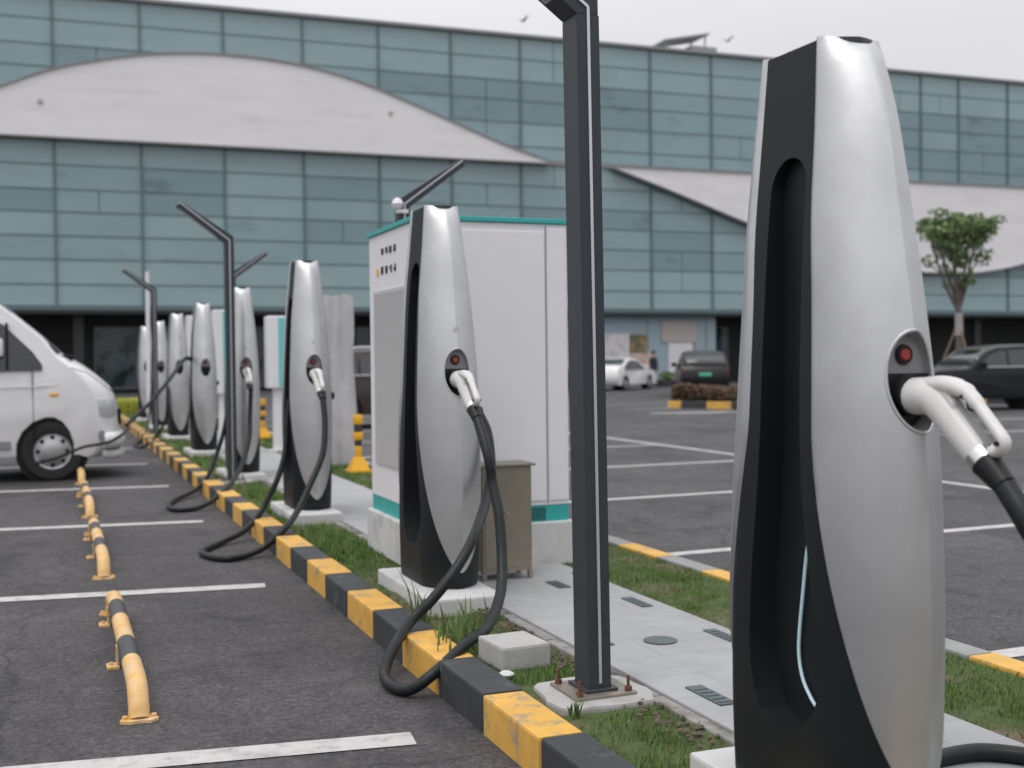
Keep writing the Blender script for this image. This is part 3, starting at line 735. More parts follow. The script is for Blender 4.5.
# covers in the path
def cover(x, y, w, l, lb, round_=False):
    s = MB()
    if round_: s.rev([(w, 0), (w, .006), (w - .01, .009)], 28)
    else:
        s.box(-w / 2, w / 2, -l / 2, l / 2, 0, .006)
        for k in range(5): s.box(-w / 2 + .01, w / 2 - .01, -l / 2 + .02 + k * (l - .04) / 5, -l / 2 + .02 + k * (l - .04) / 5 + .012, .006, .009)
    tag(s.build('drain_cover', M['puddle'], None, loc=(x, y, .1425)), lb, 'drain cover', 'dark covers set in the path')
cover(2.27, 3.885, .07, .26, 'long dark slotted cover in the path, nearest the camera and right of the lamp post')
cover(2.51, 4.73, .075, 0, 'round dark cover in the path between the lamp post and the nearest charger', True)
cover(2.80, 5.53, .06, .24, 'dark slotted cover at the grass side of the path, right of the lamp post')
cover(2.815, 4.71, .06, .24, 'dark slotted cover at the grass side of the path, left of the nearest charger')
cover(2.26, 4.86, .06, .24, 'dark slotted cover half hidden behind the foot of the lamp post')
cover(2.62, 6.14, .07, .2, 'dark slotted cover in front of the steel box')
cover(2.86, 6.34, .05, .2, 'dark slotted cover at the foot of the white cabinet')

# weeds
M['weed'] = mat('weed_leaf', (.085, .15, .038), .6, var=.3, vscale=9)
def weed(loc, n, h, label, m='leafmid', spread=.09):
    s = MB(); rr = random.Random(int(loc[0] * 100 + loc[1] * 37))
    for _ in range(n):
        a = rr.uniform(0, 6.28); x, y = rr.gauss(0, spread * .6), rr.gauss(0, spread); hh = h * rr.uniform(.45, 1.1); ln = rr.uniform(.1, .55) * hh; w = rr.uniform(.004, .008)
        dx, dy = math.cos(a), math.sin(a); px, py = -dy * w, dx * w
        P = [(x, y, 0), (x + dx * ln * .3, y + dy * ln * .3, hh * .6), (x + dx * ln, y + dy * ln, hh)]
        s.add([(P[0][0] - px * .6, P[0][1] - py * .6, 0), (P[0][0] + px * .6, P[0][1] + py * .6, 0), (P[1][0] + px, P[1][1] + py, P[1][2]), (P[1][0] - px, P[1][1] - py, P[1][2]), P[2]], [(0, 1, 2, 3), (3, 2, 4)])
    tag(s.build('weed', M['weed'], None, recalc=False, loc=loc), label, 'weed')
weed((1.69, 5.10, .12), 34, .22, 'tuft of tall green weeds at the front of the second charger plinth', 'leaflight', .12)
weed((1.66, 5.55, .12), 16, .26, 'thin upright weed at the corner of the second charger plinth', 'leafmid', .05)
weed((1.72, 3.88, .12), 14, .085, 'small bright green seedling in the grass in front of the nearest lamp post', 'leaflight', .018)
weed((3.42, 4.35, .12), 22, .07, 'low leafy weed in the lawn beside the far kerb, right of the nearest charger', 'leafmid', .07)

# ------------------------------------------------------------------ background pedestals
tp = thing('covered_charger', 'charging cabinet wrapped in a creased grey tarpaulin, behind the third charger', 'covered cabinet', (3.28, 14.6, .13))
s = MB(); rr = random.Random(5); rows = 22; nn = 40; vs = []
for k in range(rows + 1):
    z = 2.08 * k / rows; f = 1.10 - .34 * (z / 2.08) ** 1.3 + .05 * math.sin(z * 4.1)
    for j in range(nn):
        t = 6.28318 * j / nn; c, q = math.cos(t), math.sin(t); e = .22 / max(abs(c), abs(q)) ** .85
        fold = 1 + .07 * math.sin(4 * t + 2.6 * z) + .055 * math.sin(9 * t - 1.5 * z) + .035 * math.sin(13 * t + 1.3 * math.sin(2 * z)) * (1 - z / 2.6) + rr.uniform(-.02, .02)
        vs.append((c * e * f * fold * .95, q * e * f * fold, z + rr.uniform(-.01, .01)))
s.add(vs, [(k * nn + j, k * nn + (j + 1) % nn, (k + 1) * nn + (j + 1) % nn, (k + 1) * nn + j) for k in range(rows) for j in range(nn)] + [tuple(rows * nn + j for j in range(nn))])
tpl = s.build('tarpaulin', M['tarp'], tp, smooth=True, angle=25)

def pedestal(loc, label, zb=.9, h=1.92):
    root = thing('charging_pedestal', label, 'charging pedestal', loc, 0, 'slim white and teal charging pedestals')
    s = MB(); s.box(-.15, .15, -.14, .14, zb, h); s.build('head', M['white_metal'], root, bevel=.02)
    s = MB(); s.box(.0, .155, -.146, .10, zb + .02, h - .02); s.build('teal_panel', M['pale_teal'], root, bevel=.01)
    s = MB(); s.box(-.06, .06, -.06, .06, 0, zb); s.build('post', M['white_metal'], root, bevel=.008)
    s = MB(); s.box(-.15, .15, -.12, .12, -.02, .03); s.build('foot', M['concrete_w'], root, bevel=.01)
pedestal((2.99, 17.1, .135), 'slim white charging pedestal with a pale teal edge, between the third and fourth chargers')
pedestal((2.46, 22.6, .145), 'slim white charging pedestal with a pale teal edge, left of the fifth charger', .6, 2.12)
pedestal((2.62, 20.1, .145), 'slim white charging pedestal seen between the fifth charger and the second lamp post', .75, 2.12)

def guard(loc, lb):
    root = thing('guard_bollard', lb, 'bollard', loc, 0, 'yellow and black guard bollards')
    s = MB(); s.prism([(-.13, -.13), (.13, -.13), (.13, .13), (-.13, .13)], 'z', 0, .03); s.prism([(-.11, -.11), (.11, -.11), (.11, .11), (-.11, .11)], 'z', .03, .17, scale_b=(.5, .5)); s.build('base', M['orangep'], root, bevel=.008)
    for k, (a, b, m, r) in enumerate([(.17, .30, 'orangep', .042), (.30, .37, 'kblack', .042), (.37, .46, 'orangep', .058), (.46, .55, 'kblack', .048), (.55, .66, 'orangep', .058)]):
        s = MB(); s.rev([(r * .9, a), (r, a + .015), (r, b - .015), (r * .9, b)], 16); s.build('band', M[m], root, smooth=True)
guard((3.28, 13.5, .13), 'yellow and black guard bollard on the grass left of the white cabinet')
guard((3.30, 20.3, .13), 'small orange and black guard bollard seen between the third and fourth chargers')

# ------------------------------------------------------------------ foliage
def leaf_cloud(s, c, rad, n, size, rnd, mats=3, shell=.55):
    for _ in range(n):
        while True:
            p = Vector((rnd.uniform(-1, 1), rnd.uniform(-1, 1), rnd.uniform(-1, 1)))
            if shell < p.length < 1 or (p.length < 1 and rnd.random() < .35): break
        q = Vector((c[0] + p.x * rad[0], c[1] + p.y * rad[1], c[2] + p.z * rad[2]))
        a = Vector((rnd.gauss(0, 1), rnd.gauss(0, 1), rnd.gauss(0, .6))).normalized(); b = a.orthogonal().normalized()
        b = (b * math.cos(rnd.uniform(0, 3)) + a.cross(b) * math.sin(rnd.uniform(0, 3))).normalized()
        l = size * rnd.uniform(.6, 1.3); w = l * .38
        s.add([q - a * l * .5, q + b * w, q + a * l * .5, q - b * w], [(0, 1, 2, 3)], rnd.randrange(mats))
LM = [M['leafdark'], M['leafmid'], M['leaflight']]
def shrub(name, loc, dims, n, size, mats, label, cat, group=None):
    s = MB(); rnd = random.Random(int(abs(loc[0]) * 100) + n)
    leaf_cloud(s, (0, 0, dims[2] / 2), (dims[0] / 2, dims[1] / 2, dims[2] / 2), n, size, rnd, len(mats), .5)
    root = thing(name, label, cat, loc, 0, group)
    s.build('foliage', mats, root, recalc=False)
    s = MB()
    for k in range(6): s.tube([(0, 0, 0), (rnd.uniform(-.3, .3) * dims[0], rnd.uniform(-.3, .3) * dims[1], dims[2] * .7)], [.012, .005], 5)
    s.build('stem', M['bark'], root)
shrub('shrub', (3.28, 22.6, .12), (.6, .7, .75), 900, .07, [M['leafyel'], M['leaflight'], M['leafmid']], 'small yellow green shrub behind the orange guard bollard, between the third and fourth chargers', 'shrub')
# clipped yellow hedge at the end of the island
s = MB(); rnd = random.Random(21)
for _ in range(3800):
    x, y, z = rnd.uniform(-.65, .65), rnd.uniform(-.35, .35), rnd.uniform(0, .42)
    a = Vector((rnd.gauss(0, 1), rnd.gauss(0, 1), rnd.gauss(0, 1))).normalized(); b = a.orthogonal().normalized(); l = .06
    q = Vector((x, y, z)); s.add([q - a * l * .5, q + b * l * .4, q + a * l * .5, q - b * l * .4], [(0, 1, 2, 3)], rnd.randrange(2))
tag(s.build('hedge', [M['leafyel'], M['leafyel']], None, recalc=False, loc=(1.60, 32.2, .1)), 'low clipped yellow hedge at the far end of the charger row, beyond the van nose', 'hedge')

# right hand island with low hedge
g = MB()
IA, IB = Vector((16.15, 29.8)), Vector((17.7, 27.2))
pts = [tuple(IA), tuple(IB), (26, 27.2), (26, 30.5), (16.6, 30.5)]
g.prism(pts, 'z', 0, .12); struct(g.build('planting_island', M['soil'], bevel=.01))
g = MB(); p_ = IA.copy(); dv = (IB - IA).normalized(); an = math.atan2(dv.y, dv.x)
for k, L in enumerate([.42, .80, .75, .80, .25]):
    c_ = p_ + dv * L / 2; g.box(c_.x - L / 2 + .004, c_.x + L / 2 - .004, c_.y - .08, c_.y + .08, 0, .20, 0 if k % 2 == 0 else 1, rz=an); p_ += dv * L
for k in range(10): g.box(17.75 + k * .8, 18.54 + k * .8, 27.12, 27.28, 0, .20, k % 2)
struct(g.build('island_kerb', [M['yellow'], M['kblack']], bevel=.01))
s = MB(); rnd = random.Random(31)
for _ in range(15000):
    x = rnd.uniform(0, 9.2); y = rnd.uniform(max(0, 2.9 - x * 1.75), 3.0); z = rnd.uniform(.0, .46 + .07 * math.sin(x * 3) + .05 * math.sin(x * 7.3))
    a = Vector((rnd.gauss(0, 1), rnd.gauss(0, 1), rnd.gauss(0, 1))).normalized(); b = a.orthogonal().normalized(); l = .11
    q = Vector((x, y, z)); s.add([q - a * l * .5, q + b * l * .4, q + a * l * .5, q - b * l * .4], [(0, 1, 2, 3)], (2 if z > .3 and rnd.random() < .6 else rnd.randrange(2)))
tag(s.build('hedge', [M['hedgeleaf'], M['brownleaf'], M['brownleaf']], None, recalc=False, loc=(16.55, 27.4, .12)), 'low dark green and brown hedge on the kerbed island in front of the dark hatchback', 'hedge')

# tree on the right
def tree(loc, label):
    root = thing('broadleaf_tree', label, 'tree', loc); rnd = random.Random(8)
    s = MB(); s.tube(spline([(0, 0, 0), (.02, 0, 1.6), (.0, 0, 2.6), (-.03, 0, 3.3)], 5), [.14 - .05 * i / 15 for i in range(16)], 12)
    tips = []
    for k, (dx, dy, h) in enumerate([(-1.15, .1, 5.5), (-.6, -.4, 5.7), (-.1, .3, 6.0), (.35, -.2, 5.8), (.85, .1, 5.6), (1.05, .4, 5.4), (-.3, .7, 5.6), (.5, .8, 5.5)]):
        z = 2.95 + .12 * (k % 4)
        p = spline([(0, 0, z), (dx * .42, dy * .42, z + .85), (dx * .75, dy * .75, h - .8), (dx, dy, h)], 4)
        s.tube(p, [.075 - .055 * i / (len(p) - 1) for i in range(len(p))], 7); tips.append(Vector((dx, dy, h)))
        for q in range(3):
            b0 = p[6 + q * 2]; e = b0 + Vector((rnd.uniform(-.5, .5), rnd.uniform(-.4, .4), rnd.uniform(.35, .8))); s.tube([b0, e], [.025, .01], 5); tips.append(e)
    s.build('trunk', M['bark'], root, smooth=True, angle=60)
    s = MB()
    for t in tips: leaf_cloud(s, t + Vector((0, 0, .05)), (.42, .42, .24), 85, .13, rnd, 3, .2)
    for _ in range(28):
        t = 6.28 * rnd.random(); r = 1.75 * rnd.random() ** .6; z = 5.95 + .62 * (1 - (r / 1.8) ** 2) * rnd.uniform(-.5, 1)
        leaf_cloud(s, (r * math.cos(t), r * .9 * math.sin(t), z), (rnd.uniform(.22, .42), .35, rnd.uniform(.12, .22)), 75, .13, rnd, 3, .2)
    for _ in range(26): leaf_cloud(s, (rnd.uniform(-.45, .6), rnd.uniform(-.4, .4), rnd.uniform(3.9, 5.0)), (.16, .16, .14), 22, .13, rnd, 3, .1)
    s.build('crown', LM, root, recalc=False)
    s = MB(); s.tube([(.02, 0, 2.1), (.01, 0, 2.9)], [.145, .13], 14); s.build('trunk_wrap', M['wrap'], root, smooth=True)
    for k in range(3):
        t = .5 + 2.094 * k; s = MB(); s.tube([(1.0 * math.cos(t), 1.0 * math.sin(t), 0), (.10 * math.cos(t), .10 * math.sin(t), 2.3)], .035, 7); s.build('stake', M['wood'], root)
    return root
tree((30.0, 34, 0), 'young broadleaf tree with forked, staked trunk behind the black car')

# ------------------------------------------------------------------ vehicles
def vehicle(name, label, cat, loc, rz, prof, hw, paint, wheels, wr, win_z, tumble, nose=.16, windows=(), shield=None, rear=None, plate=None, plate_rear=None, lights=None, rails=False, wheel_w=.22, group=None, mirror=None, belt=None):
    """prof: closed outline in (x, z), front at +x; wheels: list of x; windows: side window polygons (x,z)"""
    root = thing(name, label, cat, loc, rz, group)
    NT = 14
    xs = [p[0] for p in prof]; x0, x1 = min(xs), max(xs); zt = max(p[1] for p in prof)
    def pos(x, z, t):
        tb = 0 if z < win_z else tumble * ((z - win_z) / (zt - win_z)) ** 1.15
        at = abs(t); rx = 0
        if x > x1 - .9: rx = -nose * at ** 3.5 * ((x - (x1 - .9)) / .9)
        if x < x0 + .7: rx = nose * .6 * at ** 3.5 * (((x0 + .7) - x) / .7)
        dz = -.05 * at ** 6 if z > win_z else 0
        side = hw * (1 - tb) * (.985 if z < .4 else 1)
        return (x + rx, t * side, z + dz)
    # outline with wheel arches
    pts = list(prof)
    s = MB(); n = len(pts); ts = [-1, -.97, -.9] + [-.9 + 1.8 * i / NT for i in range(1, NT)] + [.9, .97, 1]
    for t in ts: s.v += [pos(x, z, t) for x, z in pts]
    for k in range(len(ts) - 1):
        for i in range(n):
            s.f.append((k * n + i, k * n + (i + 1) % n, (k + 1) * n + (i + 1) % n, (k + 1) * n + i)); s.m.append(0)
    s.f.append(tuple(range(n))); s.m.append(0); s.f.append(tuple((len(ts) - 1) * n + i for i in range(n))[::-1]); s.m.append(0)
    body = s.build('body', paint, root, bevel=.018, segs=2, angle=60, smooth=True)
    for poly in windows:
        for sy in (-1, 1):
            q = []
            for x, z in poly: p = pos(x, z, sy); q.append((p[0], p[1], p[2] + .0))
            s = MB(); off = sy * .006
            s.add([(a, b + off, c) for a, b, c in q] + [(a, b - off * 2, c) for a, b, c in q], [tuple(range(len(q))), tuple(range(len(q), 2 * len(q)))] + [(i, (i + 1) % len(q), len(q) + (i + 1) % len(q), len(q) + i) for i in range(len(q))])
            s.build('window', M['cglass'], root)
    for nm, seg in (('windscreen', shield), ('rear_window', rear)):
        if not seg: continue
        (xa, za), (xb, zb), k = seg; nn = Vector((-(zb - za), 0, (xb - xa))); nn.normalize()
        if nn.z < 0: nn = -nn
        s = MB(); tt = [-.92 + 1.84 * i / 10 for i in range(11)]; vs = []
        for t in tt:
            for (x, z) in ((xa, za), (xb, zb)):
                p = Vector(pos(x, z, t)); vs.append(p + nn * .007)
        s.add(vs, [(2 * i, 2 * i + 2, 2 * i + 3, 2 * i + 1) for i in range(10)]); o = s.build(nm, M['cglass'], root, smooth=True)
        md = o.modifiers.new('s', 'SOLIDIFY'); md.thickness = .006
    # wheels
    for wx in wheels:
        for sy in (-1, 1):
            yo = sy * (hw - .015); yi = sy * (hw - wheel_w)
            s = MB(); s.rev([(wr * .60, yo - sy * .07), (wr * .64, yo - sy * .005), (wr * .70, yo), (wr * .93, yo), (wr, yo - sy * .03), (wr, yi + sy * .03), (wr * .93, yi), (wr * .62, yi)], 32, (wx, 0, wr), 'y')
            w = s.build('wheel', M['tyre'], root, smooth=True, angle=40)
            s = MB(); s.rev([(wr * .60, yo - sy * .069), (wr * .60, yo - sy * .02), (wr * .55, yo - sy * .03), (wr * .36, yo - sy * .018), (wr * .30, yo + sy * .0), (wr * .10, yo + sy * .008)], 28, (wx, 0, wr), 'y')
            s.build('hubcap', M['hub'], w, smooth=True)
            s = MB()
            for j in range(8):
                a = 6.28318 * j / 8; cx, cz = wx + math.cos(a) * wr * .46, wr + math.sin(a) * wr * .46
                s.rev([(wr * .075, yo - sy * .03), (wr * .075, yo - sy * .019)], 8, (cx, 0, cz), 'y')
            s.build('hubcap_hole', M['black'], w)
            # dark arch liner
            s = MB(); s.rev([(wr * 1.16, sy * (hw - .06)), (wr * 1.16, sy * (hw - wheel_w - .08))], 24, (wx, 0, wr), 'y'); s.build('wheel_arch', M['black'], root)
    if plate:
        x, z, m = plate; s = MB(); s.box(x, x + .012, -.22, .22, z, z + .12); s.build('number_plate', m, root)
    if plate_rear:
        x, z, m = plate_rear; s = MB(); s.box(x - .012, x, -.22, .22, z, z + .12); s.build('number_plate', m, root)
    for (nm, m, x, z, w_, h_, xi) in (lights or []):
        for sy in (-1, 1):
            p = pos(x, z, .8); s = MB(); s.box(p[0] - .14 * xi if xi > 0 else p[0] - .015, p[0] + .015 if xi > 0 else p[0] + .14, sy * hw * .62 if sy > 0 else -hw * .985, sy * hw * .985 if sy > 0 else -hw * .62, z, z + h_)
            s.build(nm, m, root, bevel=.012)
    if mirror:
        x, z = mirror
        for sy in (-1, 1):
            p = pos(x, z, sy); s = MB(); s.box(p[0] - .06, p[0] + .06, min(p[1], p[1] + sy * .2), max(p[1], p[1] + sy * .2), z, z + .15); s.build('mirror', M['black'] if paint is not M['cwhite'] else paint, root, bevel=.03, segs=3, smooth=True)
    if rails:
        for sy in (-1, 1): s = MB(); s.tube([pos(-1.2, zt - .02, sy * .88), pos(-1.0, zt + .05, sy * .9), pos(.3, zt + .05, sy * .9), pos(.55, zt - .04, sy * .88)], .02, 8); s.build('roof_rail', M['chrome'], root)
    if belt:
        xa, xb, z = belt
        for sy in (-1, 1): s = MB(); p = pos(xa, z, sy); s.box(xa, xb, p[1] - .012, p[1] + .012, z, z + .035); s.build('chrome_trim', M['alu'], root)
    return root
def arch(cx, r, zb, n=9, rev=True):
    a0 = math.asin(max(-1, min(1, (zb - r / 1.13) / r))) if zb < r else 0
    out = []
    for i in range(n + 1):
        t = a0 + (math.pi - 2 * a0) * i / n; out.append((cx + r * math.cos(t), r / 1.13 + r * math.sin(t)))
    return out if not rev else out[::-1]
# van (front to +x) : local origin under front axle
ar = arch(0, .41, .30); ar2 = arch(-3.3, .41, .30)
vprof = ar2 + ar + [(.50, .30), (.70, .27), (.82, .30), (.88, .40), (.90, .60), (.885, .72), (.865, .90), (.82, 1.02), (.76, 1.12), (.58, 1.26), (.40, 1.38), (.24, 1.485), (.16, 1.52),
        (-.10, 1.76), (-.34, 1.97), (-.56, 2.16), (-.70, 2.25), (-.95, 2.32), (-1.6, 2.36), (-4.2, 2.36), (-4.4, 2.28), (-4.5, 1.4), (-4.5, .45), (-4.42, .32)]
vprof = [(x - .09 * max(0, x - .42) / .48, z) for x, z in vprof]
van = vehicle('van', 'white panel van parked nose in at the left edge, a charging cable reaching its front', 'van', (0, 16.36, 0), 0, vprof, .955, M['wpaint'], [0, -3.3], .36, 1.35, .12, nose=.30,
      windows=[[(-.10, 1.385), (-.10, 1.45), (-.20, 1.60), (-.52, 1.93), (-.74, 2.03), (-1.35, 2.03), (-1.35, 1.33), (-.55, 1.33)]], shield=((.13, 1.56), (-.60, 2.20), 1), wheel_w=.24)
def vpart(name, build, m, **kw):
    s = MB(); build(s); s.v = [(x - .09 * max(0, x - .42) / .48, y, z) for x, y, z in s.v]; return s.build(name, m, van, **kw)
vpart('bumper', lambda s: s.tube([(.62, -.90, .47), (.72, -.88, .47), (.80, -.76, .47), (.87, -.4, .47), (.89, 0, .47), (.87, .4, .47), (.80, .76, .47), (.72, .88, .47), (.62, .90, .47)], .10, 12), M['wpaint'], smooth=True)
vpart('lower_bumper', lambda s: s.tube([(.60, -.90, .30), (.74, -.86, .29), (.84, -.70, .29), (.91, -.3, .29), (.91, .3, .29), (.84, .70, .29), (.74, .86, .29)], .055, 10), M['vent_grey'], smooth=True)
vpart('grille', lambda s: s.box(.82, .905, -.46, .46, .64, .84), M['black'], bevel=.02)
for sy in (-1, 1):
    vpart('headlight', lambda s: s.prism([(.46, sy * .948), (.62, sy * .90), (.74, sy * .80), (.82, sy * .66), (.70, sy * .55), (.46, sy * .80)], 'z', .76, .98), M['lampglass'], bevel=.02, smooth=True)
    vpart('fog_lamp', lambda s: s.rev([(.045, sy * .02), (.045, sy * .06)], 14, (.60, sy * .895, .55), 'y'), M['recess'])
    vpart('mirror', lambda s: s.box(-.64, -.52, min(sy * .93, sy * 1.10), max(sy * .93, sy * 1.10), 1.50, 1.72), M['wpaint'], bevel=.04, smooth=True)
vpart('door_seam', lambda s: s.box(-.212, -.204, -.9565, -.94, .46, 1.40), M['black'])
vpart('hood_seam', lambda s: s.tube([(.16, -.93, 1.38), (.4, -.935, 1.30), (.62, -.88, 1.16), (.78, -.80, 1.05)], .005, 5), M['black'])
vpart('side_moulding', lambda s: s.box(-1.6, -.46, -.975, -.945, .40, .50), M['recess'], bevel=.01)
for sy in (-1, 1):
    vpart('door_handle', lambda s: s.box(-1.30, -1.14, min(sy * .95, sy * .985), max(sy * .95, sy * .985), 1.16, 1.20), M['black'], bevel=.008)
    vpart('side_lamp', lambda s: s.box(-.02, .08, min(sy * .945, sy * .962), max(sy * .945, sy * .962), 1.02, 1.06), M['orangep'], bevel=.006)
    vpart('window_divider', lambda s: s.box(-.50, -.47, min(sy * .90, sy * .968), max(sy * .90, sy * .968), 1.34, 1.90), M['black'])
vpart('waist_crease', lambda s: s.tube([(-4.3, -.958, 1.12), (-1.5, -.958, 1.12), (-.2, -.956, 1.14), (.35, -.93, 1.17)], .006, 6), M['wpaint'], smooth=True)
vpart('wiper_cowl', lambda s: s.box(.10, .26, -.75, .75, 1.46, 1.515), M['black'], bevel=.01)

def sedan(sc=1.0):
    a1 = arch(1.35, .36, .26); a2 = arch(-1.35, .36, .26)
    return a2 + a1 + [(2.1, .24), (2.25, .32), (2.3, .55), (2.22, .74), (1.9, .86), (1.1, .96), (.95, .99), (.35, 1.36), (.1, 1.43), (-.4, 1.45), (-.9, 1.40), (-1.6, 1.13), (-2.1, 1.08), (-2.25, .95), (-2.3, .6), (-2.25, .32), (-2.1, .24)]
sed_win = [[(.78, .98), (.30, 1.30), (.08, 1.36), (-.02, 1.36), (-.02, .97)], [(-.08, .97), (-.08, 1.365), (-.45, 1.38), (-.85, 1.34), (-1.30, 1.10), (-1.30, .99)]]
def suvp():
    a1 = arch(1.35, .40, .30); a2 = arch(-1.35, .40, .30)
    return a2 + a1 + [(2.1, .28), (2.24, .38), (2.3, .65), (2.22, .92), (1.95, 1.02), (1.15, 1.10), (1.0, 1.13), (.45, 1.55), (.2, 1.63), (-.6, 1.67), (-1.5, 1.62), (-1.85, 1.50), (-2.15, 1.08), (-2.25, .95), (-2.28, .6), (-2.2, .36), (-2.05, .28)]
suv_win = [[(.86, 1.13), (.42, 1.46), (.15, 1.55), (.0, 1.56), (.0, 1.12)], [(-.06, 1.12), (-.06, 1.565), (-.6, 1.59), (-.98, 1.57), (-.98, 1.13)], [(-1.04, 1.13), (-1.04, 1.565), (-1.45, 1.53), (-1.78, 1.38), (-1.86, 1.16)]]
# black car at right edge: faces left / towards camera
vehicle('parked_car', 'black car parked at the right edge behind the charging gun, below the tree', 'car', (22.55, 24.5, 0), R(168), suvp(), .93, M['cblack'], [1.35, -1.35], .355, 1.08, .17,
        windows=suv_win, shield=((.96, 1.17), (.48, 1.54), 1), rear=((-2.1, 1.13), (-1.87, 1.47), 1), plate=(2.3, .48, M['greenplate']), lights=[('headlight', M['lampglass'], 2.12, .74, .3, .12, 1), ('tail_light', M['redlamp'], -2.2, .85, .3, .14, -1)], mirror=(.72, 1.08), belt=(-1.8, .8, 1.085))
vehicle('parked_car', 'dark hatchback with a green number plate, seen from behind above the low hedge', 'car', (22.7, 39.4, 0), R(64), suvp(), .86, M['cdark'], [1.35, -1.35], .34, 1.08, .20,
        windows=suv_win, shield=((.96, 1.17), (.48, 1.54), 1), rear=((-2.13, 1.13), (-1.87, 1.47), 1), plate_rear=(-2.28, .76, M['greenplate']), lights=[('headlight', M['lampglass'], 2.12, .74, .3, .12, 1), ('tail_light', M['redlamp'], -2.2, .86, .3, .12, -1)], mirror=(.72, 1.08))
vehicle('parked_car', 'white sedan parked by the glass building, left of the standing person', 'car', (23.85, 48.6, 0), R(40), sedan(), .90, M['cwhite'], [1.35, -1.35], .32, .95, .20,
        windows=sed_win, shield=((.90, 1.02), (.38, 1.33), 1), rear=((-1.58, 1.155), (-.95, 1.385), 1), plate_rear=(-2.3, .66, M['blueplate']), lights=[('headlight', M['lampglass'], 2.12, .62, .3, .12, 1), ('tail_light', M['redlamp'], -2.2, .82, .3, .10, -1)], mirror=(.62, .95))
vehicle('parked_car', 'dark sedan mostly hidden behind the white cabinet and the nearest lamp post', 'car', (17.6, 43.0, 0), R(8), sedan(), .90, M['cdark'], [1.35, -1.35], .32, .95, .20,
        windows=sed_win, shield=((.90, 1.02), (.38, 1.33), 1), rear=((-1.58, 1.155), (-.95, 1.385), 1), lights=[('headlight', M['lampglass'], 2.12, .62, .3, .12, 1), ('tail_light', M['redlamp'], -2.2, .82, .3, .10, -1)])
vehicle('parked_car', 'dark maroon car with silver roof rails, seen between the grey tarpaulin and the white cabinet', 'car', (6.9, 25.2, 0), R(3), suvp(), .92, M['cmaroon'], [1.35, -1.35], .36, 1.08, .17,
        windows=suv_win, shield=((.96, 1.17), (.48, 1.54), 1), rear=((-2.13, 1.13), (-1.87, 1.47), 1), rails=True, belt=(-1.85, .85, 1.10), lights=[('headlight', M['lampglass'], 2.12, .74, .3, .12, 1), ('tail_light', M['redlamp'], -2.2, .86, .3, .12, -1)])

# ------------------------------------------------------------------ glass building
FY = 58.0
bl = thing('glass_building', 'long teal glass office building with white curved facade bands behind the car park', 'building', (22, FY, 0))
OX = 22.0
def bpart(name, s, m, **kw):
    s.v = [(x - OX, y - FY, z) for x, y, z in s.v]
    return s.build(name, m, bl, **kw)
XS = [.29 + 3.765 * k for k in range(-5, 12)] + [45.3, 48.4, 51.2, 54.95, 58.7, 62.4, 66.2, 70.0]
UZ = [11.75, 12.45, 13.65, 14.8, 15.8, 16.93, 18.02]; LZ = [4.06, 5.03, 6.15, 7.22, 8.3, 9.32, 10.42, 11.6]
rg = random.Random(44)
for bi in range(len(XS) - 1):
    xa, xb = XS[bi] + .03, XS[bi + 1] - .03
    for zs, nm in ((UZ, 'upper_glazing'), (LZ, 'lower_glazing')):
        s = MB()
        for k in range(len(zs) - 1):
            za, zb = zs[k] + .03, zs[k + 1] - .03
            if zs is UZ: mi = 0 if k >= 4 else (2 if (k in (2, 3) and rg.random() < .55) or xa > 44 else 1)
            else: mi = 0 if k in (0, 1, 6) else rg.choice([1, 1, 2])
            if rg.random() < .10: mi = max(0, mi - 1)
            # sub-panes
            parts = [(xa, xb)] if rg.random() < .90 else [(xa, (xa + xb) / 2 - .02), ((xa + xb) / 2 + .02, xb)]
            for (u0, u1) in parts: s.box(u0, u1, FY, FY + .06, za, zb, mi)
        bpart(nm, s, [M['g0'], M['g1'], M['g2']])
for x in XS: s = MB(); s.box(x - .05, x + .05, FY - .09, FY + .05, 4.03, 18.05); bpart('mullion', s, M['mull'])
for z in UZ[1:] + LZ[:-1]: s = MB(); s.box(XS[0], XS[-1], FY - .02, FY + .045, z - .020, z + .020); bpart('transom', s, M['mull'])
s = MB(); s.box(XS[0] - .2, XS[-1] + .2, FY + .08, FY + 22, 4.0, 18.0); bpart('core_walls', s, M['mull'])
s = MB(); s.box(XS[0] - .3, XS[-1] + .3, FY - .22, FY + 22.1, 18.03, 18.20); bpart('parapet', s, M['trim'], bevel=.02)
s = MB(); s.box(XS[0] - .3, XS[-1] + .3, FY - .14, FY + .1, 11.56, 11.74); bpart('belt_course', s, M['trim'])
s = MB(); s.box(XS[0] - .3, XS[-1] + .3, FY - .20, FY + .1, 3.86, 4.03); bpart('sill_beam', s, M['mull'])
s = MB(); s.box(XS[0] - .3, XS[-1] + .3, FY - .16, FY + 4.5, 3.70, 3.86); bpart('soffit', s, M['soffit'])
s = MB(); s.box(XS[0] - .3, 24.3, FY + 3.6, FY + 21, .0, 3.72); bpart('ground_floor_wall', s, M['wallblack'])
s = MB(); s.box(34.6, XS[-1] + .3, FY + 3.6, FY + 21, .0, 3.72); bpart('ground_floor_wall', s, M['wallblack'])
s = MB(); s.box(24.3, 34.6, FY + .4, FY + 21, .0, 3.70); bpart('entrance_wall', s, M['wallblue'])
for x in (25.6, 30.35, 34.0): s = MB(); s.box(x - .03, x + .03, FY + .36, FY + .42, 0, 3.7); bpart('wall_joint', s, M['trim'])
s = MB(); s.box(31.6, 33.1, FY + .30, FY + .42, .02, 2.22); bpart('entrance_door', s, M['doorwhite'], bevel=.02)
s = MB(); s.box(31.2, 33.35, FY + .32, FY + .42, 2.28, 3.45); bpart('beige_panel', s, M['wallbeige'])
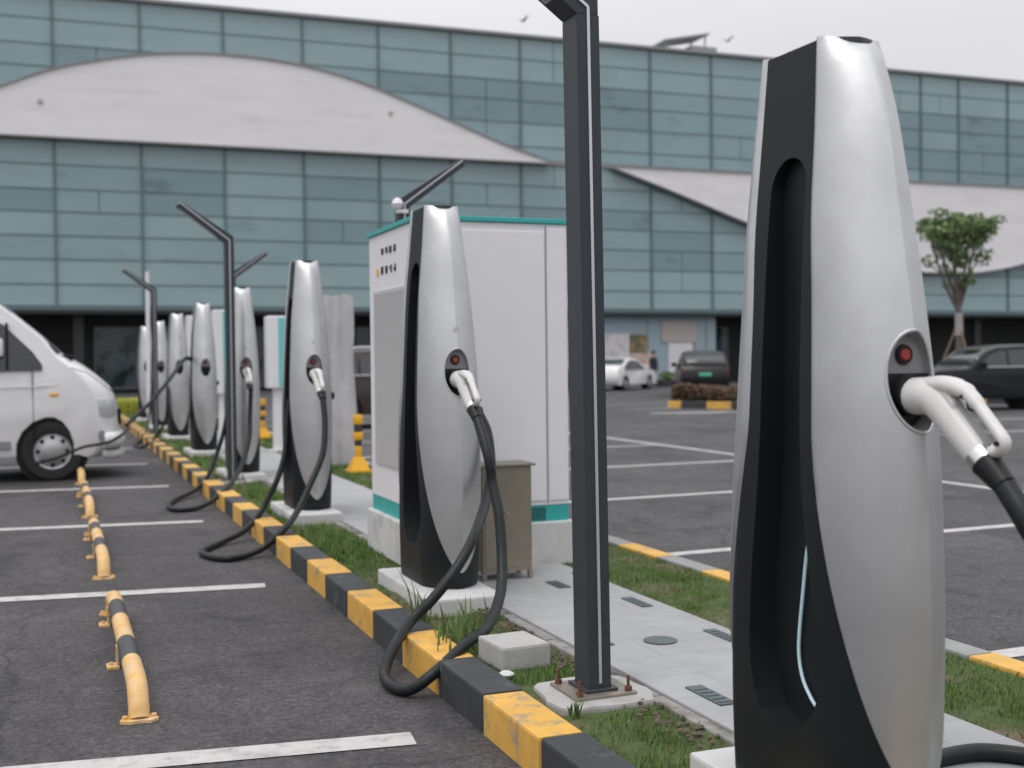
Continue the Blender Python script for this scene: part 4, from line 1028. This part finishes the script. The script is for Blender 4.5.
s = MB(); s.box(33.12, 33.25, FY + .28, FY + .42, .02, 2.26); bpart('door_frame', s, M['trim'])
s = MB(); s.box(27.0, 29.2, FY + .30, FY + .40, 1.2, 2.75); bpart('white_poster', s, M['poster_w'])
s = MB(); s.box(29.27, 30.2, FY + .28, FY + .40, 1.75, 2.7); bpart('green_poster', s, M['poster_g'])
s = MB(); s.box(29.2, 30.5, FY + .29, FY + .40, .9, 1.70); bpart('pink_poster', s, M['poster_p'])
# storefront glass at left and dark glass at right
for xa, xb in ((2.0, 3.9), (3.98, 5.9), (8.2, 10.2), (13.6, 15.6), (35.2, 37.2)):
    s = MB(); s.box(xa, xb, FY + 3.45, FY + 3.62, .25, 3.15); w = bpart('shop_window', s, M['shop'])
    s = MB()
    for (a, b, c, d) in ((xa - .05, xa, .2, 3.2), (xb, xb + .05, .2, 3.2), (xa - .05, xb + .05, 3.16, 3.22), (xa - .05, xb + .05, .18, .24)): s.box(a - OX, b - OX, 3.40, 3.62, c, d)
    s.build('window_frame', M['trim'], w)
for x in (-6, 1.2, 8.0, 15.3, 22.6, 38.1, 45.6, 53.1, 60.6): s = MB(); s.box(x - .22, x + .22, FY + .5, FY + .94, 0, 3.7); bpart('column', s, M['soffit'])
# curved white bands
def band(top, bot, name):
    poly = top + bot[::-1]
    s = MB(); s.prism(poly, 'y', FY - .42, FY - .10); o = bpart(name, s, M['lens'])
    s = MB()
    for line, sg in ((top, 1), (bot, -1)):
        for (xa, za), (xb, zb) in zip(line[:-1], line[1:]):
            s.add([(xa, FY - .50, za), (xb, FY - .50, zb), (xb, FY - .50, zb + sg * .08), (xa, FY - .50, za + sg * .08), (xa, FY - .08, za), (xb, FY - .08, zb), (xb, FY - .08, zb + sg * .08), (xa, FY - .08, za + sg * .08)],
                  [(0, 1, 2, 3), (7, 6, 5, 4), (0, 1, 5, 4), (3, 2, 6, 7), (0, 3, 7, 4), (1, 2, 6, 5)])
    bpart(name + '_edge', s, M['trim'])
arc = hermite([(-6.4, 11.70), (-4.2, 12.80), (-1.9, 13.72), (.18, 14.62), (2.32, 15.22), (5.0, 15.72), (7.7, 15.90), (9.1, 15.88), (11.47, 15.68), (13.92, 15.2), (16.45, 14.4), (19.05, 13.47), (21.74, 12.5), (24.4, 11.72)])
xs = [-6.4 + 30.8 * i / 60 for i in range(61)]
band([(x, arc(x) - .08) for x in xs], [(x, 11.60) for x in xs], 'white_arch_band')
arc2 = hermite([(28.0, 11.55), (31.8, 10.35), (36.0, 8.95), (39.3, 7.95), (42.6, 7.2), (46, 6.6), (48.7, 6.35), (51.2, 6.35), (53.6, 6.58), (56.2, 7.1), (60, 8.2), (64, 9.6), (69, 11.5)])
xs = [28 + 41 * i / 60 for i in range(61)]
band([(x, 11.58) for x in xs], [(x, min(arc2(x), 11.57)) for x in xs], 'white_sag_band')
for x, z in ((-.25, 13.1), (15.85, 13.6)):
    s = MB(); s.rev([(.13, FY - .44), (.11, FY - .43)], 16, (x, 0, z), 'y'); bpart('round_vent', s, M['wallbeige'])
# rooftop canopy
rt = thing('roof_canopy', 'small grey rooftop canopy frame standing on the glass building', 'canopy', (34.3, 61.5, 18.2))
s = MB(); s.add([(-1.6, -1, 1.15), (1.3, -1, 1.75), (1.3, 1, 1.75), (-1.6, 1, 1.15), (-1.6, -1, 1.25), (1.3, -1, 1.85), (1.3, 1, 1.85), (-1.6, 1, 1.25)], [(0, 3, 2, 1), (4, 5, 6, 7), (0, 1, 5, 4), (2, 3, 7, 6), (0, 4, 7, 3), (1, 2, 6, 5)]); s.build('roof', M['roofm'], rt)
for x, z in ((-1.4, 1.2), (1.1, 1.72)):
    for y in (-.8, .8): s = MB(); s.tube([(x, y, 0), (x, y, z)], .05, 8); s.build('post', M['roofm'], rt)
s = MB(); s.box(.2, 1.9, -.8, .8, .02, 1.1); s.build('plant_box', M['roofm'], rt, bevel=.03)
# two distant birds
for k, (loc, lb) in enumerate([((19.9, 50, 16.5), 'small dark bird flying left of the nearest lamp post, above the roof'), ((30.4, 50, 16.5), 'small dark bird flying right of the rooftop canopy')]):
    s = MB(); s.tube([(-.16, 0, -.05), (-.05, 0, 0), (.1, 0, .04), (.2, 0, .08)], [.015, .05, .045, .01], 8)
    for sy in (-1, 1): s.add([(-.05, sy * .03, .02), (.07, sy * .03, .04), (.0, sy * .42, .16), (-.09, sy * .3, .12), (-.05, sy * .03, .03), (.07, sy * .03, .05), (.0, sy * .42, .165), (-.09, sy * .3, .13)], [(0, 1, 2, 3), (7, 6, 5, 4), (0, 1, 5, 4), (1, 2, 6, 5), (2, 3, 7, 6), (3, 0, 4, 7)])
    o = s.build('bird', M['bird'], None, loc=loc); o.rotation_euler = (0, 0, R(20)); tag(o, lb, 'bird', 'birds over the roof')

# ------------------------------------------------------------------ person (far, standing)
def person(loc, rz, label):
    v = {'pel': (0, 0, .95), 'wa': (0, 0, 1.12), 'ch': (0, -.01, 1.36), 'nk': (0, 0, 1.50), 'hd': (0, .01, 1.60), 'ht': (0, 0, 1.72)}
    V_ = [(0, 0, .95), (0, 0, 1.12), (0, -.01, 1.34), (0, 0, 1.48), (0, .01, 1.57), (0, .015, 1.66), (0, 0, 1.73),
          (.10, 0, .88), (.11, .02, .50), (.12, -.01, .09), (.13, .13, .03), (-.10, 0, .88), (-.11, .0, .50), (-.12, -.05, .09), (-.13, .09, .03),
          (.18, -.01, 1.41), (.25, -.02, 1.14), (.24, .08, .90), (.235, .11, .80), (-.18, -.01, 1.41), (-.25, -.02, 1.14), (-.24, .08, .90), (-.235, .11, .80)]
    E_ = [(0, 1), (1, 2), (2, 3), (3, 4), (4, 5), (5, 6), (0, 7), (7, 8), (8, 9), (9, 10), (0, 11), (11, 12), (12, 13), (13, 14), (2, 15), (15, 16), (16, 17), (17, 18), (2, 19), (19, 20), (20, 21), (21, 22)]
    rad = [.15, .14, .17, .065, .085, .10, .06, .095, .065, .05, .04, .095, .065, .05, .04, .07, .05, .038, .035, .07, .05, .038, .035]
    me = bpy.data.meshes.new('person'); me.from_pydata(V_, E_, []); me.materials.append(M['cloth']); me.materials.append(M['skin'])
    o = bpy.data.objects.new('person', me); COL.objects.link(o)
    md = o.modifiers.new('k', 'SKIN'); me.skin_vertices or o.data.skin_vertices.new() if False else None
    bm = bmesh.new(); bm.from_mesh(me); ly = bm.verts.layers.skin.verify()
    for i, vv in enumerate(bm.verts): vv[ly].radius = (rad[i], rad[i] * .8); vv[ly].use_root = (i == 0)
    bm.to_mesh(me); bm.free()
    md2 = o.modifiers.new('s', 'SUBSURF'); md2.levels = 1; md2.render_levels = 1
    dg = bpy.context.evaluated_depsgraph_get(); dg.update(); nm = bpy.data.meshes.new_from_object(o.evaluated_get(dg)); o.modifiers.clear(); o.data = nm
    nm.materials.clear(); nm.materials.append(M['cloth']); nm.materials.append(M['skin'])
    for p in nm.polygons:
        p.use_smooth = True; c = p.center; p.material_index = 1 if (c.z > 1.47 or (c.z < .86 and abs(c.x) > .2)) else 0
    o.location = loc; o.rotation_euler = (0, 0, rz); tag(o, label, 'person')
    s = MB(); s.rev([(.02, -.02), (.10, -.01), (.108, .05), (.085, .11), (.03, .135)], 16, (0, -.015, 1.655)); s.build('hair', M['hair'], o, smooth=True)
    return o
person((27.35, 52.0, 0), R(200), 'person in dark clothes standing to the right of the white sedan')
# dark planter by the person
pt = thing('planter', 'low dark planter with a bush, right of the standing person', 'planter', (28.3, 52.4, 0))
s = MB(); s.box(-.45, .45, -.25, .25, 0, .35); s.build('box', M['soffit'], pt, bevel=.02)
s = MB(); leaf_cloud(s, (0, 0, .52), (.48, .3, .25), 420, .12, random.Random(2), 3); s.build('foliage', LM, pt, recalc=False)
s = MB(); s.rev([(.10, 0), (.10, .9), (.05, .95)], 12)
tag(s.build('bollard', M['white_metal'], None, smooth=True, loc=(29.2, 51.8, 0)), 'short white bollard between the planter and the dark hatchback', 'bollard')

# ------------------------------------------------------------------ world, sun, camera
w = bpy.data.worlds.new('World'); scn.world = w; w.use_nodes = True; nt = w.node_tree; bg = nt.nodes['Background']
sky = nt.nodes.new('ShaderNodeTexSky'); sky.sky_type = 'NISHITA'; sky.sun_disc = False; sky.sun_elevation = R(62); sky.sun_rotation = R(250); sky.dust_density = 3
bg.inputs['Strength'].default_value = .12
# overcast: cloud layer brighter towards the zenith, mixed over the clear sky
tc = nt.nodes.new('ShaderNodeTexCoord'); sp = nt.nodes.new('ShaderNodeSeparateXYZ'); nt.links.new(tc.outputs['Generated'], sp.inputs[0])
mr = nt.nodes.new('ShaderNodeMapRange'); nt.links.new(sp.outputs['Z'], mr.inputs['Value'])
mr.inputs['From Min'].default_value = 0; mr.inputs['From Max'].default_value = 1; mr.inputs['To Min'].default_value = 4.95; mr.inputs['To Max'].default_value = 13.8
cn = _n(nt, 'ShaderNodeTexNoise', Scale=2.2, Detail=6.0); mpw = nt.nodes.new('ShaderNodeMapping'); mpw.inputs['Scale'].default_value = (1, 1, 3)
nt.links.new(tc.outputs['Generated'], mpw.inputs['Vector']); nt.links.new(mpw.outputs['Vector'], cn.inputs['Vector'])
m2 = nt.nodes.new('ShaderNodeMapRange'); nt.links.new(cn.outputs['Fac'], m2.inputs['Value']); m2.inputs['From Min'].default_value = .3; m2.inputs['From Max'].default_value = .7; m2.inputs['To Min'].default_value = .95; m2.inputs['To Max'].default_value = 1.05
mm = _n(nt, 'ShaderNodeMath', operation='MULTIPLY'); nt.links.new(mr.outputs[0], mm.inputs[0]); nt.links.new(m2.outputs[0], mm.inputs[1])
cmb = _n(nt, 'ShaderNodeMix', data_type='RGBA', blend_type='MULTIPLY'); cmb.inputs['Factor'].default_value = 1; cmb.inputs['A'].default_value = (.985, .972, 1.0, 1); nt.links.new(mm.outputs[0], cmb.inputs['B'])
mixs = _n(nt, 'ShaderNodeMix', data_type='RGBA'); mixs.inputs['Factor'].default_value = .93
nt.links.new(sky.outputs[0], mixs.inputs['A']); nt.links.new(cmb.outputs['Result'], mixs.inputs['B']); nt.links.new(mixs.outputs['Result'], bg.inputs['Color'])

sl = bpy.data.lights.new('sun', 'SUN'); sl.energy = 1.0; sl.angle = R(25); sl.color = (1, .97, .93)
so = bpy.data.objects.new('sun', sl); COL.objects.link(so)
d = Vector((-.45, -.35, 1.25)).normalized(); so.rotation_euler = d.to_track_quat('Z', 'Y').to_euler(); so.location = (0, 0, 30)

cd = bpy.data.cameras.new('camera'); cam = bpy.data.objects.new('camera', cd); COL.objects.link(cam); scn.camera = cam
cd.sensor_width = 36; cd.lens = 36 * 1200 / 1024; cd.clip_end = 3000; cd.clip_start = .05
yaw, pitch, roll = R(21.0), R(-1.15), R(.6)
fw = Vector((math.sin(yaw) * math.cos(pitch), math.cos(yaw) * math.cos(pitch), math.sin(pitch)))
r0 = Vector((math.cos(yaw), -math.sin(yaw), 0)); u0 = r0.cross(fw)
r = r0 * math.cos(roll) - u0 * math.sin(roll); u = u0 * math.cos(roll) + r0 * math.sin(roll)
mw = Matrix(((r.x, u.x, -fw.x, 0), (r.y, u.y, -fw.y, 0), (r.z, u.z, -fw.z, 1.4), (0, 0, 0, 1))); cam.matrix_world = mw
cd.dof.use_dof = True; cd.dof.focus_distance = 4.3; cd.dof.aperture_fstop = 2.6
scn.render.engine = 'CYCLES'
vs = scn.view_settings; vs.view_transform = 'Standard'; vs.look = 'None'; vs.gamma = 1; vs.exposure = 0.0
scn.render.resolution_x = 1024; scn.render.resolution_y = 768
